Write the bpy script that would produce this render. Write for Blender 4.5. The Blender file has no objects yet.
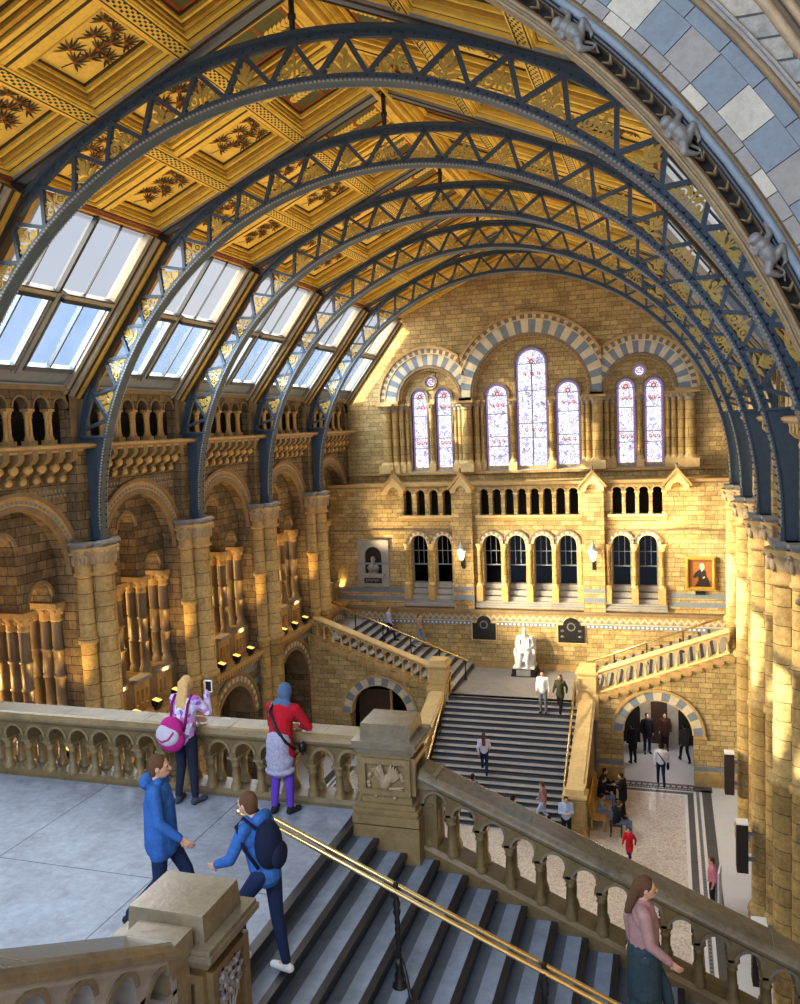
import bpy, bmesh, math, random
from mathutils import Vector, Matrix, geometry
random.seed(7)
PI = math.pi
Z0 = 14.7            # eye height above the hall floor; measured heights below are relative to the eye
SC = bpy.context.scene
COL = SC.collection
XC = -6.27           # hall axis
B = 5.2              # bay spacing
RY = [14.66 + B * i for i in range(5)]
RZ = -2.5
YW = 40.8
FL = -14.7
LAND = -4.75

# ------------------------------------------------------------------ materials
def nt(name):
    m = bpy.data.materials.new(name); m.use_nodes = True
    t = m.node_tree; t.nodes.clear()
    out = t.nodes.new('ShaderNodeOutputMaterial')
    return m, t, out

def link(t, a, b): t.links.new(a, b)

def ramp(t, fac, stops):
    r = t.nodes.new('ShaderNodeValToRGB')
    el = r.color_ramp.elements
    while len(el) < len(stops): el.new(0.5)
    for e, (p, c) in zip(el, stops):
        e.position = p; e.color = (*c, 1)
    link(t, fac, r.inputs[0]); return r.outputs[0]

def noise(t, scale, detail=6, rough=.6, vec=None):
    n = t.nodes.new('ShaderNodeTexNoise'); n.inputs['Scale'].default_value = scale
    n.inputs['Detail'].default_value = detail; n.inputs['Roughness'].default_value = rough
    if vec is None:
        tc = t.nodes.new('ShaderNodeTexCoord'); vec = tc.outputs['Object']
    link(t, vec, n.inputs['Vector']); return n.outputs['Fac']

def mixc(t, fac, a, b, mode='MIX'):
    m = t.nodes.new('ShaderNodeMix'); m.data_type = 'RGBA'; m.blend_type = mode
    for sock, v in ((m.inputs[0], fac), (m.inputs[6], a), (m.inputs[7], b)):
        if hasattr(v, 'links'): link(t, v, sock)
        elif isinstance(v, (int, float)): sock.default_value = v
        else: sock.default_value = (*v, 1)
    return m.outputs[2]

def scale_c(c, k): return tuple(min(1, x * k) for x in c)

def pbr(t, out, col, rough=.7, metal=0., bump=None, bstr=.3, bdist=.02, spec=.3):
    p = t.nodes.new('ShaderNodeBsdfPrincipled')
    if hasattr(col, 'links'): link(t, col, p.inputs['Base Color'])
    else: p.inputs['Base Color'].default_value = (*col, 1)
    if hasattr(rough, 'links'): link(t, rough, p.inputs['Roughness'])
    else: p.inputs['Roughness'].default_value = rough
    p.inputs['Metallic'].default_value = metal
    p.inputs['Specular IOR Level'].default_value = spec
    if bump is not None:
        b = t.nodes.new('ShaderNodeBump'); b.inputs['Strength'].default_value = bstr
        b.inputs['Distance'].default_value = bdist
        link(t, bump, b.inputs['Height']); link(t, b.outputs[0], p.inputs['Normal'])
    link(t, p.outputs[0], out.inputs[0]); return p

def mat(name, col, rough=.7, metal=0., var=.35, scale=3., bstr=.25, spec=.3, bdist=.02):
    """plain material whose tone wanders with noise: stone, paint, metal, cloth"""
    m, t, out = nt(name)
    n1 = noise(t, scale, 8, .65); n2 = noise(t, scale * 6, 4, .7)
    c = ramp(t, n1, [(.25, scale_c(col, 1 - var)), (.5, col), (.78, scale_c(col, 1 + var * .8))])
    c = mixc(t, .35, c, ramp(t, n2, [(.3, scale_c(col, 1 - var)), (.7, scale_c(col, 1 + var))]))
    pbr(t, out, c, rough, metal, n2, bstr, bdist, spec); return m

def ashlar(name, c1, c2, mortar, bw=.62, bh=.27, var=.35, bstr=.6, extra=None):
    """coursed stone blocks on box-projected metric coordinates"""
    m, t, out = nt(name)
    tc = t.nodes.new('ShaderNodeTexCoord')
    br = t.nodes.new('ShaderNodeTexBrick')
    br.inputs['Scale'].default_value = 1.
    br.inputs['Brick Width'].default_value = bw; br.inputs['Row Height'].default_value = bh
    br.inputs['Mortar Size'].default_value = .011; br.inputs['Mortar Smooth'].default_value = .2
    br.inputs['Bias'].default_value = -.1
    br.inputs['Color1'].default_value = (*c1, 1); br.inputs['Color2'].default_value = (*c2, 1)
    br.inputs['Mortar'].default_value = (*mortar, 1)
    br.offset = .5; br.squash = .7; br.squash_frequency = 3
    link(t, tc.outputs['UV'], br.inputs['Vector'])
    n1 = noise(t, 1.1, 6, .6); n2 = noise(t, 9, 5, .7)
    c = mixc(t, 1., br.outputs['Color'], ramp(t, n1, [(.3, (1 - var,) * 3), (.7, (1 + var * .3,) * 3)]), 'MULTIPLY')
    c = mixc(t, 1., c, ramp(t, n2, [(.3, (.62, .6, .56)), (.65, (1.12, 1.1, 1.06))]), 'MULTIPLY')
    h = mixc(t, .35, br.outputs['Fac'], n2)
    inv = t.nodes.new('ShaderNodeInvert'); link(t, h, inv.inputs['Color'])
    pbr(t, out, c, .8, 0, inv.outputs[0], bstr, .03, .2); return m

def glow(name, col, strength, transp=0.):
    m, t, out = nt(name)
    e = t.nodes.new('ShaderNodeEmission'); e.inputs[0].default_value = (*col, 1); e.inputs[1].default_value = strength
    if transp:
        tr = t.nodes.new('ShaderNodeBsdfTransparent'); mx = t.nodes.new('ShaderNodeMixShader')
        mx.inputs[0].default_value = transp
        link(t, e.outputs[0], mx.inputs[1]); link(t, tr.outputs[0], mx.inputs[2]); link(t, mx.outputs[0], out.inputs[0])
    else: link(t, e.outputs[0], out.inputs[0])
    return m

def clear_glass(name, tint, op=.15):
    m, t, out = nt(name)
    g = t.nodes.new('ShaderNodeBsdfGlossy'); g.inputs['Roughness'].default_value = .08; g.inputs[0].default_value = (*tint, 1)
    tr = t.nodes.new('ShaderNodeBsdfTransparent'); tr.inputs[0].default_value = (*tint, 1)
    mx = t.nodes.new('ShaderNodeMixShader'); mx.inputs[0].default_value = op
    link(t, tr.outputs[0], mx.inputs[1]); link(t, g.outputs[0], mx.inputs[2]); link(t, mx.outputs[0], out.inputs[0]); return m

M = {}
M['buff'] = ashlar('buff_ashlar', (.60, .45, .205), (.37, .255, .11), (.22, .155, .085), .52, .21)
M['brown'] = ashlar('shaded_ashlar', (.27, .195, .11), (.125, .09, .055), (.045, .034, .025), .55, .25, .5)  # wall stone darkened in colour to carry the shade of its side
M['grey_ashlar'] = ashlar('grey_cream_ashlar', (.52, .47, .40), (.30, .33, .38), (.10, .10, .11), .55, .2, .3)
M['stone'] = mat('buff_stone', (.42, .27, .105), .7, 0, .5, 2.2)
M['stone_lt'] = mat('pale_buff_stone', (.62, .45, .20), .65, 0, .35, 2.)
M['slate_mid'] = mat('mid_slate_stone', (.075, .092, .125), .5, 0, .45, 1.8, .25, .45)
M['near'] = mat('olive_brown_stone', (.125, .086, .036), .42, 0, .55, 2.2, .3, .55)
M['near_lt'] = mat('warm_brown_stone', (.19, .134, .058), .42, 0, .5, 2.4, .3, .55)
M['carved_dk'] = mat('dark_grey_carving', (.14, .135, .13), .4, 0, .4, 7., .3, .6)
M['win_col'] = mat('brown_grey_shaft', (.15, .105, .062), .45, 0, .5, 2.5, .4, .55)
M['stone_dk'] = mat('dark_brown_stone', (.20, .135, .07), .6, 0, .55, 2.5, .4, .5)
M['shaft'] = ashlar('drum_shaft_stone', (.56, .39, .155), (.38, .25, .10), (.14, .09, .045), 3., .42, .35, .4)
M['bluegrey'] = mat('blue_grey_stone', (.17, .205, .25), .6, 0, .3, 3., .2, .4)
M['cream'] = mat('cream_stone', (.55, .47, .33), .65, 0, .35, 2.6, .3, .4)
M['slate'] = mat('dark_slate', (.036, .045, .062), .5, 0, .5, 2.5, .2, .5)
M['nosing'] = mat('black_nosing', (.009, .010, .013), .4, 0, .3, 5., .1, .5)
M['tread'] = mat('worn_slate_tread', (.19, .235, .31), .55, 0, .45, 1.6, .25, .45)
M['landing'] = mat('mottled_landing_stone', (.25, .295, .375), .5, 0, .55, 1.7, .3, .45)
M['cream_gr'] = mat('grey_cream_stone', (.44, .41, .35), .6, 0, .35, 3., .3, .4)
M['step_lt'] = mat('pale_grey_step', (.40, .39, .38), .55, 0, .3, 2.)
M['sill'] = mat('grey_sill_stone', (.26, .25, .24), .6, 0, .35, 2.5)
M['iron'] = mat('blue_grey_painted_iron', (.048, .075, .110), .42, .25, .35, 4., .15, .5)
M['iron_dk'] = mat('dark_painted_iron', (.022, .028, .035), .45, .3, .3, 4., .15, .5)
M['bead'] = mat('pale_painted_beading', (.27, .27, .26), .5, .1, .3, 5.)
M['leaf_gold'] = mat('gilded_leaf', (.50, .34, .075), .42, .25, .3, 6., .2, .5)
M['gold_a'] = mat('gilt_moulding', (.84, .56, .10), .45, .15, .3, 1.5, .1, .4)
M['gold_b'] = mat('deep_gold_moulding', (.50, .29, .045), .5, .15, .35, 1.5, .1, .4)
M['gold_dk'] = mat('dark_brown_moulding', (.050, .028, .010), .55, .1, .4, 2., .1, .4)
M['panel_gold'] = mat('ochre_gold_panel', (.78, .52, .11), .5, .1, .4, .9, .1, .4)
M['panel_green'] = mat('olive_green_panel', (.095, .10, .035), .55, .1, .4, 1.2, .1, .4)
M['paint_dk'] = mat('dark_branch_paint', (.045, .026, .010), .6, 0, .4, 3.)
M['paint_ol'] = mat('olive_leaf_paint', (.17, .095, .018), .6, 0, .5, 3.)
M['paint_red'] = mat('red_flower_paint', (.33, .075, .022), .6, 0, .4, 3.)
M['red_trim'] = mat('dull_red_cornice', (.17, .055, .035), .6, 0, .4, 3.)
M['check_dk'] = mat('green_black_check', (.03, .035, .018), .6, 0, .3, 3.)
M['frame_cream'] = mat('cream_window_frame', (.30, .26, .20), .5, 0, .25, 2.)
M['casement'] = mat('grey_casement_paint', (.10, .11, .125), .5, .1, .25, 2.)
M['lead'] = mat('grey_lead', (.22, .245, .28), .5, .1, .25, 2.)
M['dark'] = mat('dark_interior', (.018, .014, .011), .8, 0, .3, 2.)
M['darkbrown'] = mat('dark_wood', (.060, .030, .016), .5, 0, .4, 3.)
M['brass'] = mat('polished_brass', (.80, .60, .26), .22, .9, .15, 6., .05, .5)
M['blackmetal'] = mat('black_metal', (.012, .012, .014), .4, .4, .3, 5., .1, .5)
M['marble'] = mat('white_marble', (.62, .63, .65), .45, 0, .06, 3., .08, .4)
M['bronze'] = mat('dark_bronze', (.022, .020, .018), .42, .5, .5, 8., .3, .5)
M['bronze_hi'] = mat('pale_bronze', (.20, .20, .20), .4, .5, .4, 8., .3, .5)
M['gilt'] = mat('gilt_picture_frame', (.52, .32, .055), .4, .5, .4, 9., .4, .5)
M['speaker'] = mat('dark_brown_speaker_cloth', (.030, .020, .018), .6, 0, .3, 12.)
M['white'] = mat('white_panel', (.80, .80, .80), .5, 0, .05, 3.)
M['oak'] = mat('yellow_oak', (.50, .27, .06), .5, 0, .35, 5., .2, .4)
M['plaster'] = mat('warm_plaster', (.58, .44, .24), .8, 0, .2, 1.5)
M['relief'] = mat('carved_relief_stone', (.30, .22, .13), .55, 0, .5, 7., .4, .5)
M['relief_grey'] = mat('grey_carved_relief_stone', (.20, .205, .22), .5, 0, .5, 7., .4, .5)
M['rail_grey'] = mat('worn_grey_coping', (.22, .205, .19), .42, 0, .45, 1.8, .25, .5)
M['polished'] = mat('polished_brown_stone', (.15, .122, .078), .2, 0, .6, 2.2, .10, .6)
M['sky_white'] = glow('frosted_skylight', (.95, .96, 1.), .50, .5)
M['sky_clear'] = clear_glass('clear_skylight_glass', (.80, .88, .97), .06)
M['win_dark'] = clear_glass('dark_window_glass', (.30, .32, .36), .05)
M['lamp_warm'] = glow('warm_lamp', (1., .58, .14), 1.7)
M['lamp_globe'] = glow('lantern_glow', (1., .78, .42), 5.)
M['daylit'] = glow('daylit_glass', (1., .96, .88), 3.)

def stained(name):
    m, t, out = nt(name)
    tc = t.nodes.new('ShaderNodeTexCoord')
    sep = t.nodes.new('ShaderNodeSeparateXYZ'); link(t, tc.outputs['UV'], sep.inputs[0])
    vo = t.nodes.new('ShaderNodeTexVoronoi'); vo.inputs['Scale'].default_value = 7.
    link(t, tc.outputs['UV'], vo.inputs['Vector'])
    vd = t.nodes.new('ShaderNodeTexVoronoi'); vd.feature = 'DISTANCE_TO_EDGE'; vd.inputs['Scale'].default_value = 7.
    link(t, tc.outputs['UV'], vd.inputs['Vector'])
    sp = t.nodes.new('ShaderNodeSeparateColor'); link(t, vo.outputs['Color'], sp.inputs[0])
    c = ramp(t, sp.outputs[0], [(.0, (.84, .84, 1.)), (.62, (1., .98, 1.)), (.80, (.72, .70, .94)), (.93, (.86, .62, .60)), (.98, (.45, .42, .70))])
    e1 = ramp(t, vd.outputs[0], [(.02, (.22, .22, .35)), (.07, (1., 1., 1.))])
    c = mixc(t, 1., c, e1, 'MULTIPLY')
    e = t.nodes.new('ShaderNodeEmission'); link(t, c, e.inputs[0]); e.inputs[1].default_value = 1.25
    link(t, e.outputs[0], out.inputs[0]); return m
M['stained'] = stained('stained_glass')
M['st_blue'] = glow('stained_glass_blue_border', (.20, .18, .48), .8)
M['st_red'] = glow('stained_glass_red', (.62, .16, .10), .8)

def terrazzo(name):
    m, t, out = nt(name)
    tc = t.nodes.new('ShaderNodeTexCoord')
    vo = t.nodes.new('ShaderNodeTexVoronoi'); vo.inputs['Scale'].default_value = 22.
    link(t, tc.outputs['Object'], vo.inputs['Vector'])
    sp = t.nodes.new('ShaderNodeSeparateColor'); link(t, vo.outputs['Color'], sp.inputs[0])
    c = ramp(t, sp.outputs[0], [(0, (.60, .54, .46)), (.4, (.72, .66, .58)), (.8, (.50, .43, .36)), (1, (.40, .34, .28))])
    n = noise(t, .5, 4)
    c = mixc(t, 1., c, ramp(t, n, [(.3, (.85, .85, .85)), (.7, (1.1, 1.1, 1.1))]), 'MULTIPLY')
    pbr(t, out, c, .35, spec=.4); return m
M['terrazzo'] = terrazzo('speckled_mosaic_floor')
M['fl_white'] = mat('white_floor_band', (.74, .73, .71), .4, 0, .1, 3.)
M['fl_dark'] = mat('dark_floor_band', (.085, .085, .09), .4, 0, .3, 3.)
M['fl_grey'] = mat('grey_floor_band', (.22, .22, .235), .4, 0, .25, 3.)
M['fl_pale'] = mat('pale_aisle_floor', (.66, .67, .69), .4, 0, .12, 1.)

def cloth(name, col, var=.25, scale=14., rough=.85):
    if name not in M: M[name] = mat(name, col, rough, 0, var, scale, .4, .15)
    return M[name]
SKIN = mat('skin', (.55, .30, .19), .55, 0, .1, 20., .05, .35)
SKIN_D = mat('brown_skin', (.26, .13, .075), .55, 0, .1, 20., .05, .35)

# ------------------------------------------------------------------ mesh builder
class MB:
    def __init__(s, mats=('stone',)):
        s.V = []; s.F = []; s.I = []; s.S = []; s.mats = list(mats); s.m = 0; s.sm = False
    def use(s, name):
        if name not in s.mats: s.mats.append(name)
        s.m = s.mats.index(name); return s
    def add(s, vs, fs, smooth=None):
        o = len(s.V); s.V.extend(vs)
        for f in fs:
            s.F.append(tuple(o + i for i in f)); s.I.append(s.m); s.S.append(s.sm if smooth is None else smooth)
    def box(s, x0, x1, y0, y1, z0, z1):
        s.add([(x0, y0, z0), (x1, y0, z0), (x1, y1, z0), (x0, y1, z0), (x0, y0, z1), (x1, y0, z1), (x1, y1, z1), (x0, y1, z1)],
              [(0, 3, 2, 1), (4, 5, 6, 7), (0, 1, 5, 4), (1, 2, 6, 5), (2, 3, 7, 6), (3, 0, 4, 7)])
    def hexa(s, p):   # 8 points, bottom ring then top ring
        s.add(p, [(0, 3, 2, 1), (4, 5, 6, 7), (0, 1, 5, 4), (1, 2, 6, 5), (2, 3, 7, 6), (3, 0, 4, 7)])
    @staticmethod
    def ax(axis):
        if axis == 'y': return lambda u, v, d: (u, d, v)
        if axis == 'x': return lambda u, v, d: (d, u, v)
        return lambda u, v, d: (u, v, d)
    def prism(s, poly, axis, d0, d1, fn=None, smooth=False):
        f = fn or s.ax(axis); n = len(poly)
        s.add([f(u, v, d0) for u, v in poly] + [f(u, v, d1) for u, v in poly],
              [tuple(range(n - 1, -1, -1)), tuple(range(n, 2 * n))] + [(i, (i + 1) % n, n + (i + 1) % n, n + i) for i in range(n)], smooth)
    def plate(s, outer, holes, axis, d0, d1, fn=None, rev=None):
        """a slab with outline OUTER and cut-outs HOLES"""
        f = fn or s.ax(axis)
        loops = [outer] + list(holes)
        pts = [p for l in loops for p in l]
        tris = geometry.tessellate_polygon([[Vector((u, v, 0)) for u, v in l] for l in loops])
        n = len(pts)
        vs = [f(u, v, d0) for u, v in pts] + [f(u, v, d1) for u, v in pts]
        s.add(vs, [tuple(t) for t in tris] + [tuple(n + i for i in reversed(t)) for t in tris], False)
        m0 = s.m
        o = 0
        for li, l in enumerate(loops):
            k = len(l)
            if rev and li > 0: s.use(rev)
            s.add([vs[o + i] for i in range(k)] + [vs[n + o + i] for i in range(k)], [(i, (i + 1) % k, k + (i + 1) % k, k + i) for i in range(k)], False)
            s.m = m0; o += k
    def lathe(s, c, prof, seg=12, smooth=True, a0=0., a1=2 * PI):
        full = abs(a1 - a0 - 2 * PI) < 1e-6
        cx, cy = c[0], c[1]; k = len(prof); n = seg if full else seg + 1
        vs = [(cx + r * math.cos(a0 + (a1 - a0) * j / seg), cy + r * math.sin(a0 + (a1 - a0) * j / seg), z) for j in range(n) for r, z in prof]
        fs = []
        for j in range(seg):
            a = j * k; b = ((j + 1) % n) * k
            fs += [(a + i, b + i, b + i + 1, a + i + 1) for i in range(k - 1)]
        s.add(vs, fs, smooth)
        if full:
            s.add([vs[j * k] for j in range(n)], [tuple(range(n - 1, -1, -1))], False)
            s.add([vs[j * k + k - 1] for j in range(n)], [tuple(range(n))], False)
    def tube(s, path, r, seg=8, smooth=True, cap=True, closed=False):
        P = [Vector(p) for p in path]; n = len(P)
        rr = r if isinstance(r, (list, tuple)) else [r] * n
        vs = []; up = None
        for i in range(n):
            if closed: d = P[(i + 1) % n] - P[i - 1]
            else: d = P[min(i + 1, n - 1)] - P[max(i - 1, 0)]
            d.normalize()
            if up is None:
                up = Vector((0, 0, 1)) if abs(d.z) < .9 else Vector((1, 0, 0))
            a = d.cross(up)
            if a.length < 1e-5: a = d.cross(Vector((.3, 1, .2)))
            a.normalize(); b = a.cross(d); up = b
            for j in range(seg):
                t = 2 * PI * j / seg
                vs.append(tuple(P[i] + a * (rr[i] * math.cos(t)) + b * (rr[i] * math.sin(t))))
        fs = []
        for i in range(n if closed else n - 1):
            q = (i + 1) % n
            fs += [(i * seg + j, i * seg + (j + 1) % seg, q * seg + (j + 1) % seg, q * seg + j) for j in range(seg)]
        if cap and not closed:
            fs += [tuple(range(seg - 1, -1, -1)), tuple((n - 1) * seg + j for j in range(seg))]
        s.add(vs, fs, smooth)
    def bar(s, p, q, w, h, up=(0, 1, 0)):
        """rectangular bar from p to q: h along UP, w across"""
        p = Vector(p); q = Vector(q); d = (q - p).normalized(); u = Vector(up)
        u = (u - d * u.dot(d)).normalized(); a = d.cross(u) * (w / 2); u = u * (h / 2)
        s.hexa([tuple(x) for x in (p - a - u, p + a - u, p + a + u, p - a + u, q - a - u, q + a - u, q + a + u, q - a + u)])
    def ell(s, c, r, seg=12, rings=8, rot=None, smooth=True):
        vs = []; fs = []
        for i in range(rings + 1):
            ph = PI * i / rings
            for j in range(seg):
                th = 2 * PI * j / seg
                v = Vector((r[0] * math.sin(ph) * math.cos(th), r[1] * math.sin(ph) * math.sin(th), r[2] * math.cos(ph)))
                if rot is not None: v = rot @ v
                vs.append((c[0] + v.x, c[1] + v.y, c[2] + v.z))
        for i in range(rings):
            for j in range(seg):
                fs.append((i * seg + j, (i + 1) * seg + j, (i + 1) * seg + (j + 1) % seg, i * seg + (j + 1) % seg))
        s.add(vs, fs, smooth)
    def cone2(s, p, q, r0, r1, seg=10, dome=3):
        """tapered capsule, closed"""
        p = Vector(p); q = Vector(q); d = q - p; L = d.length
        d = d / L if L > 1e-6 else Vector((0, 0, 1))
        up = Vector((0, 0, 1)) if abs(d.z) < .9 else Vector((1, 0, 0))
        a = d.cross(up).normalized(); b = a.cross(d)
        rows = [(-r0 * math.cos(PI / 2 * k / dome), r0 * math.sin(PI / 2 * k / dome)) for k in range(dome + 1)]
        rows += [(L + r1 * math.sin(PI / 2 * k / dome), r1 * math.cos(PI / 2 * k / dome)) for k in range(dome + 1)]
        vs = []; fs = []
        for t, r in rows:
            r = max(r, 1e-4)
            for j in range(seg):
                th = 2 * PI * j / seg
                vs.append(tuple(p + d * t + a * (r * math.cos(th)) + b * (r * math.sin(th))))
        n = len(rows)
        for i in range(n - 1):
            fs += [(i * seg + j, i * seg + (j + 1) % seg, (i + 1) * seg + (j + 1) % seg, (i + 1) * seg + j) for j in range(seg)]
        fs += [tuple(range(seg - 1, -1, -1)), tuple((n - 1) * seg + j for j in range(seg))]
        s.add(vs, fs, True)
    def arc(s, c, prof, a0, a1, n, axis='y', smooth=False, fn=None):
        """sweep a closed profile [(radius, depth)] round an arc centred on c in the plane of AXIS"""
        f = fn or s.ax(axis); k = len(prof); vs = []; fs = []
        for i in range(n + 1):
            a = a0 + (a1 - a0) * i / n
            vs += [f(c[0] + r * math.cos(a), c[1] + r * math.sin(a), d) for r, d in prof]
        for i in range(n):
            fs += [(i * k + j, i * k + (j + 1) % k, (i + 1) * k + (j + 1) % k, (i + 1) * k + j) for j in range(k)]
        fs += [tuple(range(k - 1, -1, -1)), tuple(n * k + j for j in range(k))]
        s.add(vs, fs, smooth)
    def ring(s, c, r0, r1, a0, a1, n, d0, d1, axis='y', smooth=False, fn=None):
        s.arc(c, [(r0, d0), (r1, d0), (r1, d1), (r0, d1)], a0, a1, n, axis, smooth, fn)
    def voussoirs(s, c, r0, r1, n, d0, d1, mats, axis='y', a0=0., a1=PI, sub=2, gap=.0, clip=None, fn=None):
        f = fn or s.ax(axis)
        for i in range(n):
            s.use(mats[i % len(mats)])
            b0 = a0 + (a1 - a0) * (i + gap) / n; b1 = a0 + (a1 - a0) * (i + 1 - gap) / n
            pl = [(c[0] + r0 * math.cos(b0 + (b1 - b0) * j / sub), c[1] + r0 * math.sin(b0 + (b1 - b0) * j / sub)) for j in range(sub + 1)]
            pl += [(c[0] + r1 * math.cos(b1 - (b1 - b0) * j / sub), c[1] + r1 * math.sin(b1 - (b1 - b0) * j / sub)) for j in range(sub + 1)]
            if clip: 
                for (nx, ny, k) in clip: pl = clip_poly(pl, nx, ny, k)
            if len(pl) > 2: s.prism(pl, axis, d0, d1, fn)
    def build(s, name, parent=None, mir=False, kind=None, at=None, recalc=True, free=False):
        """link as ONE mesh object; heights go from eye-relative to floor-relative unless FREE"""
        V = s.V
        if not free:
            if mir: V = [(2 * XC - x, y, z + Z0) for x, y, z in V]
            else: V = [(x, y, z + Z0) for x, y, z in V]
        if parent is not None:
            L = world_loc(parent)
            if not free: V = [(x - L[0], y - L[1], z - L[2]) for x, y, z in V]
        elif at is not None and not free:
            V = [(x - at[0], y - at[1], z - at[2] - Z0) for x, y, z in V]
        me = bpy.data.meshes.new(name)
        me.from_pydata(V, [], s.F)
        for nme in s.mats: me.materials.append(M[nme] if isinstance(nme, str) else nme)
        me.polygons.foreach_set('material_index', s.I)
        me.polygons.foreach_set('use_smooth', s.S)
        if recalc:
            bm = bmesh.new(); bm.from_mesh(me)
            bmesh.ops.recalc_face_normals(bm, faces=bm.faces); bm.to_mesh(me); bm.free()
        uv_box(me)
        o = bpy.data.objects.new(name, me); COL.objects.link(o)
        if parent is not None: o.parent = parent
        elif at is not None: o.location = (at[0], at[1], at[2] + Z0)
        if kind: o['kind'] = kind
        return o

def world_loc(o):
    L = Vector(o.location)
    while o.parent is not None:
        o = o.parent; L += o.location
    return L

def clip_poly(pl, nx, ny, k):
    """keep the side nx*u + ny*v >= k"""
    out = []
    for i in range(len(pl)):
        a, b = pl[i], pl[(i + 1) % len(pl)]
        da = nx * a[0] + ny * a[1] - k; db = nx * b[0] + ny * b[1] - k
        if da >= 0: out.append(a)
        if (da >= 0) != (db >= 0):
            t = da / (da - db); out.append((a[0] + (b[0] - a[0]) * t, a[1] + (b[1] - a[1]) * t))
    return out

def uv_box(me):
    lay = me.uv_layers.new(name='UVMap')
    n = len(me.loops)
    uv = [0.] * (2 * n)
    co = me.vertices
    for p in me.polygons:
        nx, ny, nz = (abs(c) for c in p.normal)
        for li in p.loop_indices:
            v = co[me.loops[li].vertex_index].co
            if nz > nx and nz > ny: a, b = v.x, v.y
            elif nx > ny: a, b = v.y, v.z
            else: a, b = v.x, v.z
            uv[2 * li] = a; uv[2 * li + 1] = b
    lay.data.foreach_set('uv', uv)

def thing(name, label, cat, loc=(0, 0, 0), group=None, kind=None):
    o = bpy.data.objects.new(name, None); COL.objects.link(o)
    o.location = (loc[0], loc[1], loc[2] + Z0); o.empty_display_size = .2
    if label: o['label'] = label
    if cat: o['category'] = cat
    if group: o['group'] = group
    if kind: o['kind'] = kind
    return o

def tag(o, label, cat, group=None):
    o['label'] = label; o['category'] = cat
    if group: o['group'] = group
    return o

def dup(root, loc, label=None, group=None):
    r = root.copy(); COL.objects.link(r); r.location = (loc[0], loc[1], loc[2] + Z0)
    if label: r['label'] = label
    if group: r['group'] = group
    for ch in list(root.children):
        c = ch.copy(); COL.objects.link(c); c.parent = r
        for g in list(ch.children):
            d = g.copy(); COL.objects.link(d); d.parent = c
    return r

def archpoly(c, r, v0, vs, n=12):
    """round-headed opening: centre u, half width, sill, springing"""
    return [(c - r, v0), (c + r, v0)] + [(c + r * math.cos(PI * i / n), vs + r * math.sin(PI * i / n)) for i in range(n + 1)]

def rect(u0, u1, v0, v1): return [(u0, v0), (u1, v0), (u1, v1), (u0, v1)]
SUN_E = 20.0; SUN_D = (.80, .34, -.44); FLOOD_L = 900; FLOOD_R = 1000; GAL = 270; ARCH = 400; DAY_L = 15500; DAY_R = 800; CROSS_FILL = 13000; FRONT_FILL = 1800; EXPO = .28
# ------------------------------------------------------------------ arched iron ribs
RI, RO = 8.58, 9.52
def leaf_shape(mb, c, d, L, w, n=5, th=.018):
    """flat pointed leaf from C along angle D in the (tangent, radial) plane, given back as prisms"""
    pts = []
    for k in range(n + 1):
        t = k / n; pts.append((t * L, w * math.sin(PI * t ** .8)))
    for k in range(n - 1, 0, -1):
        t = k / n; pts.append((t * L, -w * math.sin(PI * t ** .8)))
    cs, sn = math.cos(d), math.sin(d)
    return [(c[0] + x * cs - y * sn, c[1] + x * sn + y * cs) for x, y in pts]

def rib_ornament(kind):
    mb = MB(['leaf_gold'])
    R = 8.76; G_ = 1.25
    def put(poly): mb.prism([(R + v * G_ * 1.1, u * G_ * .95) for u, v in poly], 'y', -.02, .02, fn=lambda r, t, d: (r, d, t))
    def stem(p, q, w=.014):
        d = math.atan2(q[1] - p[1], q[0] - p[0]); nx, ny = -math.sin(d) * w, math.cos(d) * w
        put([(p[0] + nx, p[1] + ny), (p[0] - nx, p[1] - ny), (q[0] - nx, q[1] - ny), (q[0] + nx, q[1] + ny)])
    def curl(c, r, a0, a1, w=.016, n=10):
        o = [(c[0] + (r + w) * math.cos(a0 + (a1 - a0) * i / n), c[1] + (r + w) * math.sin(a0 + (a1 - a0) * i / n)) for i in range(n + 1)]
        i_ = [(c[0] + (r - w) * math.cos(a0 + (a1 - a0) * i / n), c[1] + (r - w) * math.sin(a0 + (a1 - a0) * i / n)) for i in range(n, -1, -1)]
        put(o + i_)
    def disc(c, r): put([(c[0] + r * math.cos(2 * PI * i / 10), c[1] + r * math.sin(2 * PI * i / 10)) for i in range(10)])
    stem((0, 0), (0, .30))
    if kind == 0:      # leafy sprig
        for z, L, a in ((.02, .25, .25), (.08, .23, .75), (.15, .16, 1.0)):
            for sg in (1, -1): put(leaf_shape(mb, (0, z), PI / 2 - sg * (PI / 2 - a), L, .030))
        put(leaf_shape(mb, (0, .19), PI / 2, .16, .032))
    elif kind == 1:    # scrolls with a trefoil
        for sg in (1, -1):
            curl((sg * .15, .09), .075, 0, 2 * PI); disc((sg * .15, .09), .03)
            put(leaf_shape(mb, (sg * .02, .10), PI / 2 - sg * .75, .17, .026))
            put(leaf_shape(mb, (sg * .22, .02), PI / 2 - sg * 1.2, .12, .024))
        put(leaf_shape(mb, (0, .14), PI / 2, .17, .03))
    else:              # round fruits on stalks
        for u, v, r in ((.16, .07, .055), (-.16, .07, .055), (.07, .16, .045), (-.07, .16, .045), (0, .25, .05)):
            stem((0, .02), (u, v)); disc((u, v), r)
        for sg in (1, -1): put(leaf_shape(mb, (sg * .05, .0), PI / 2 - sg * 1.35, .24, .035))
    return mb

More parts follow.
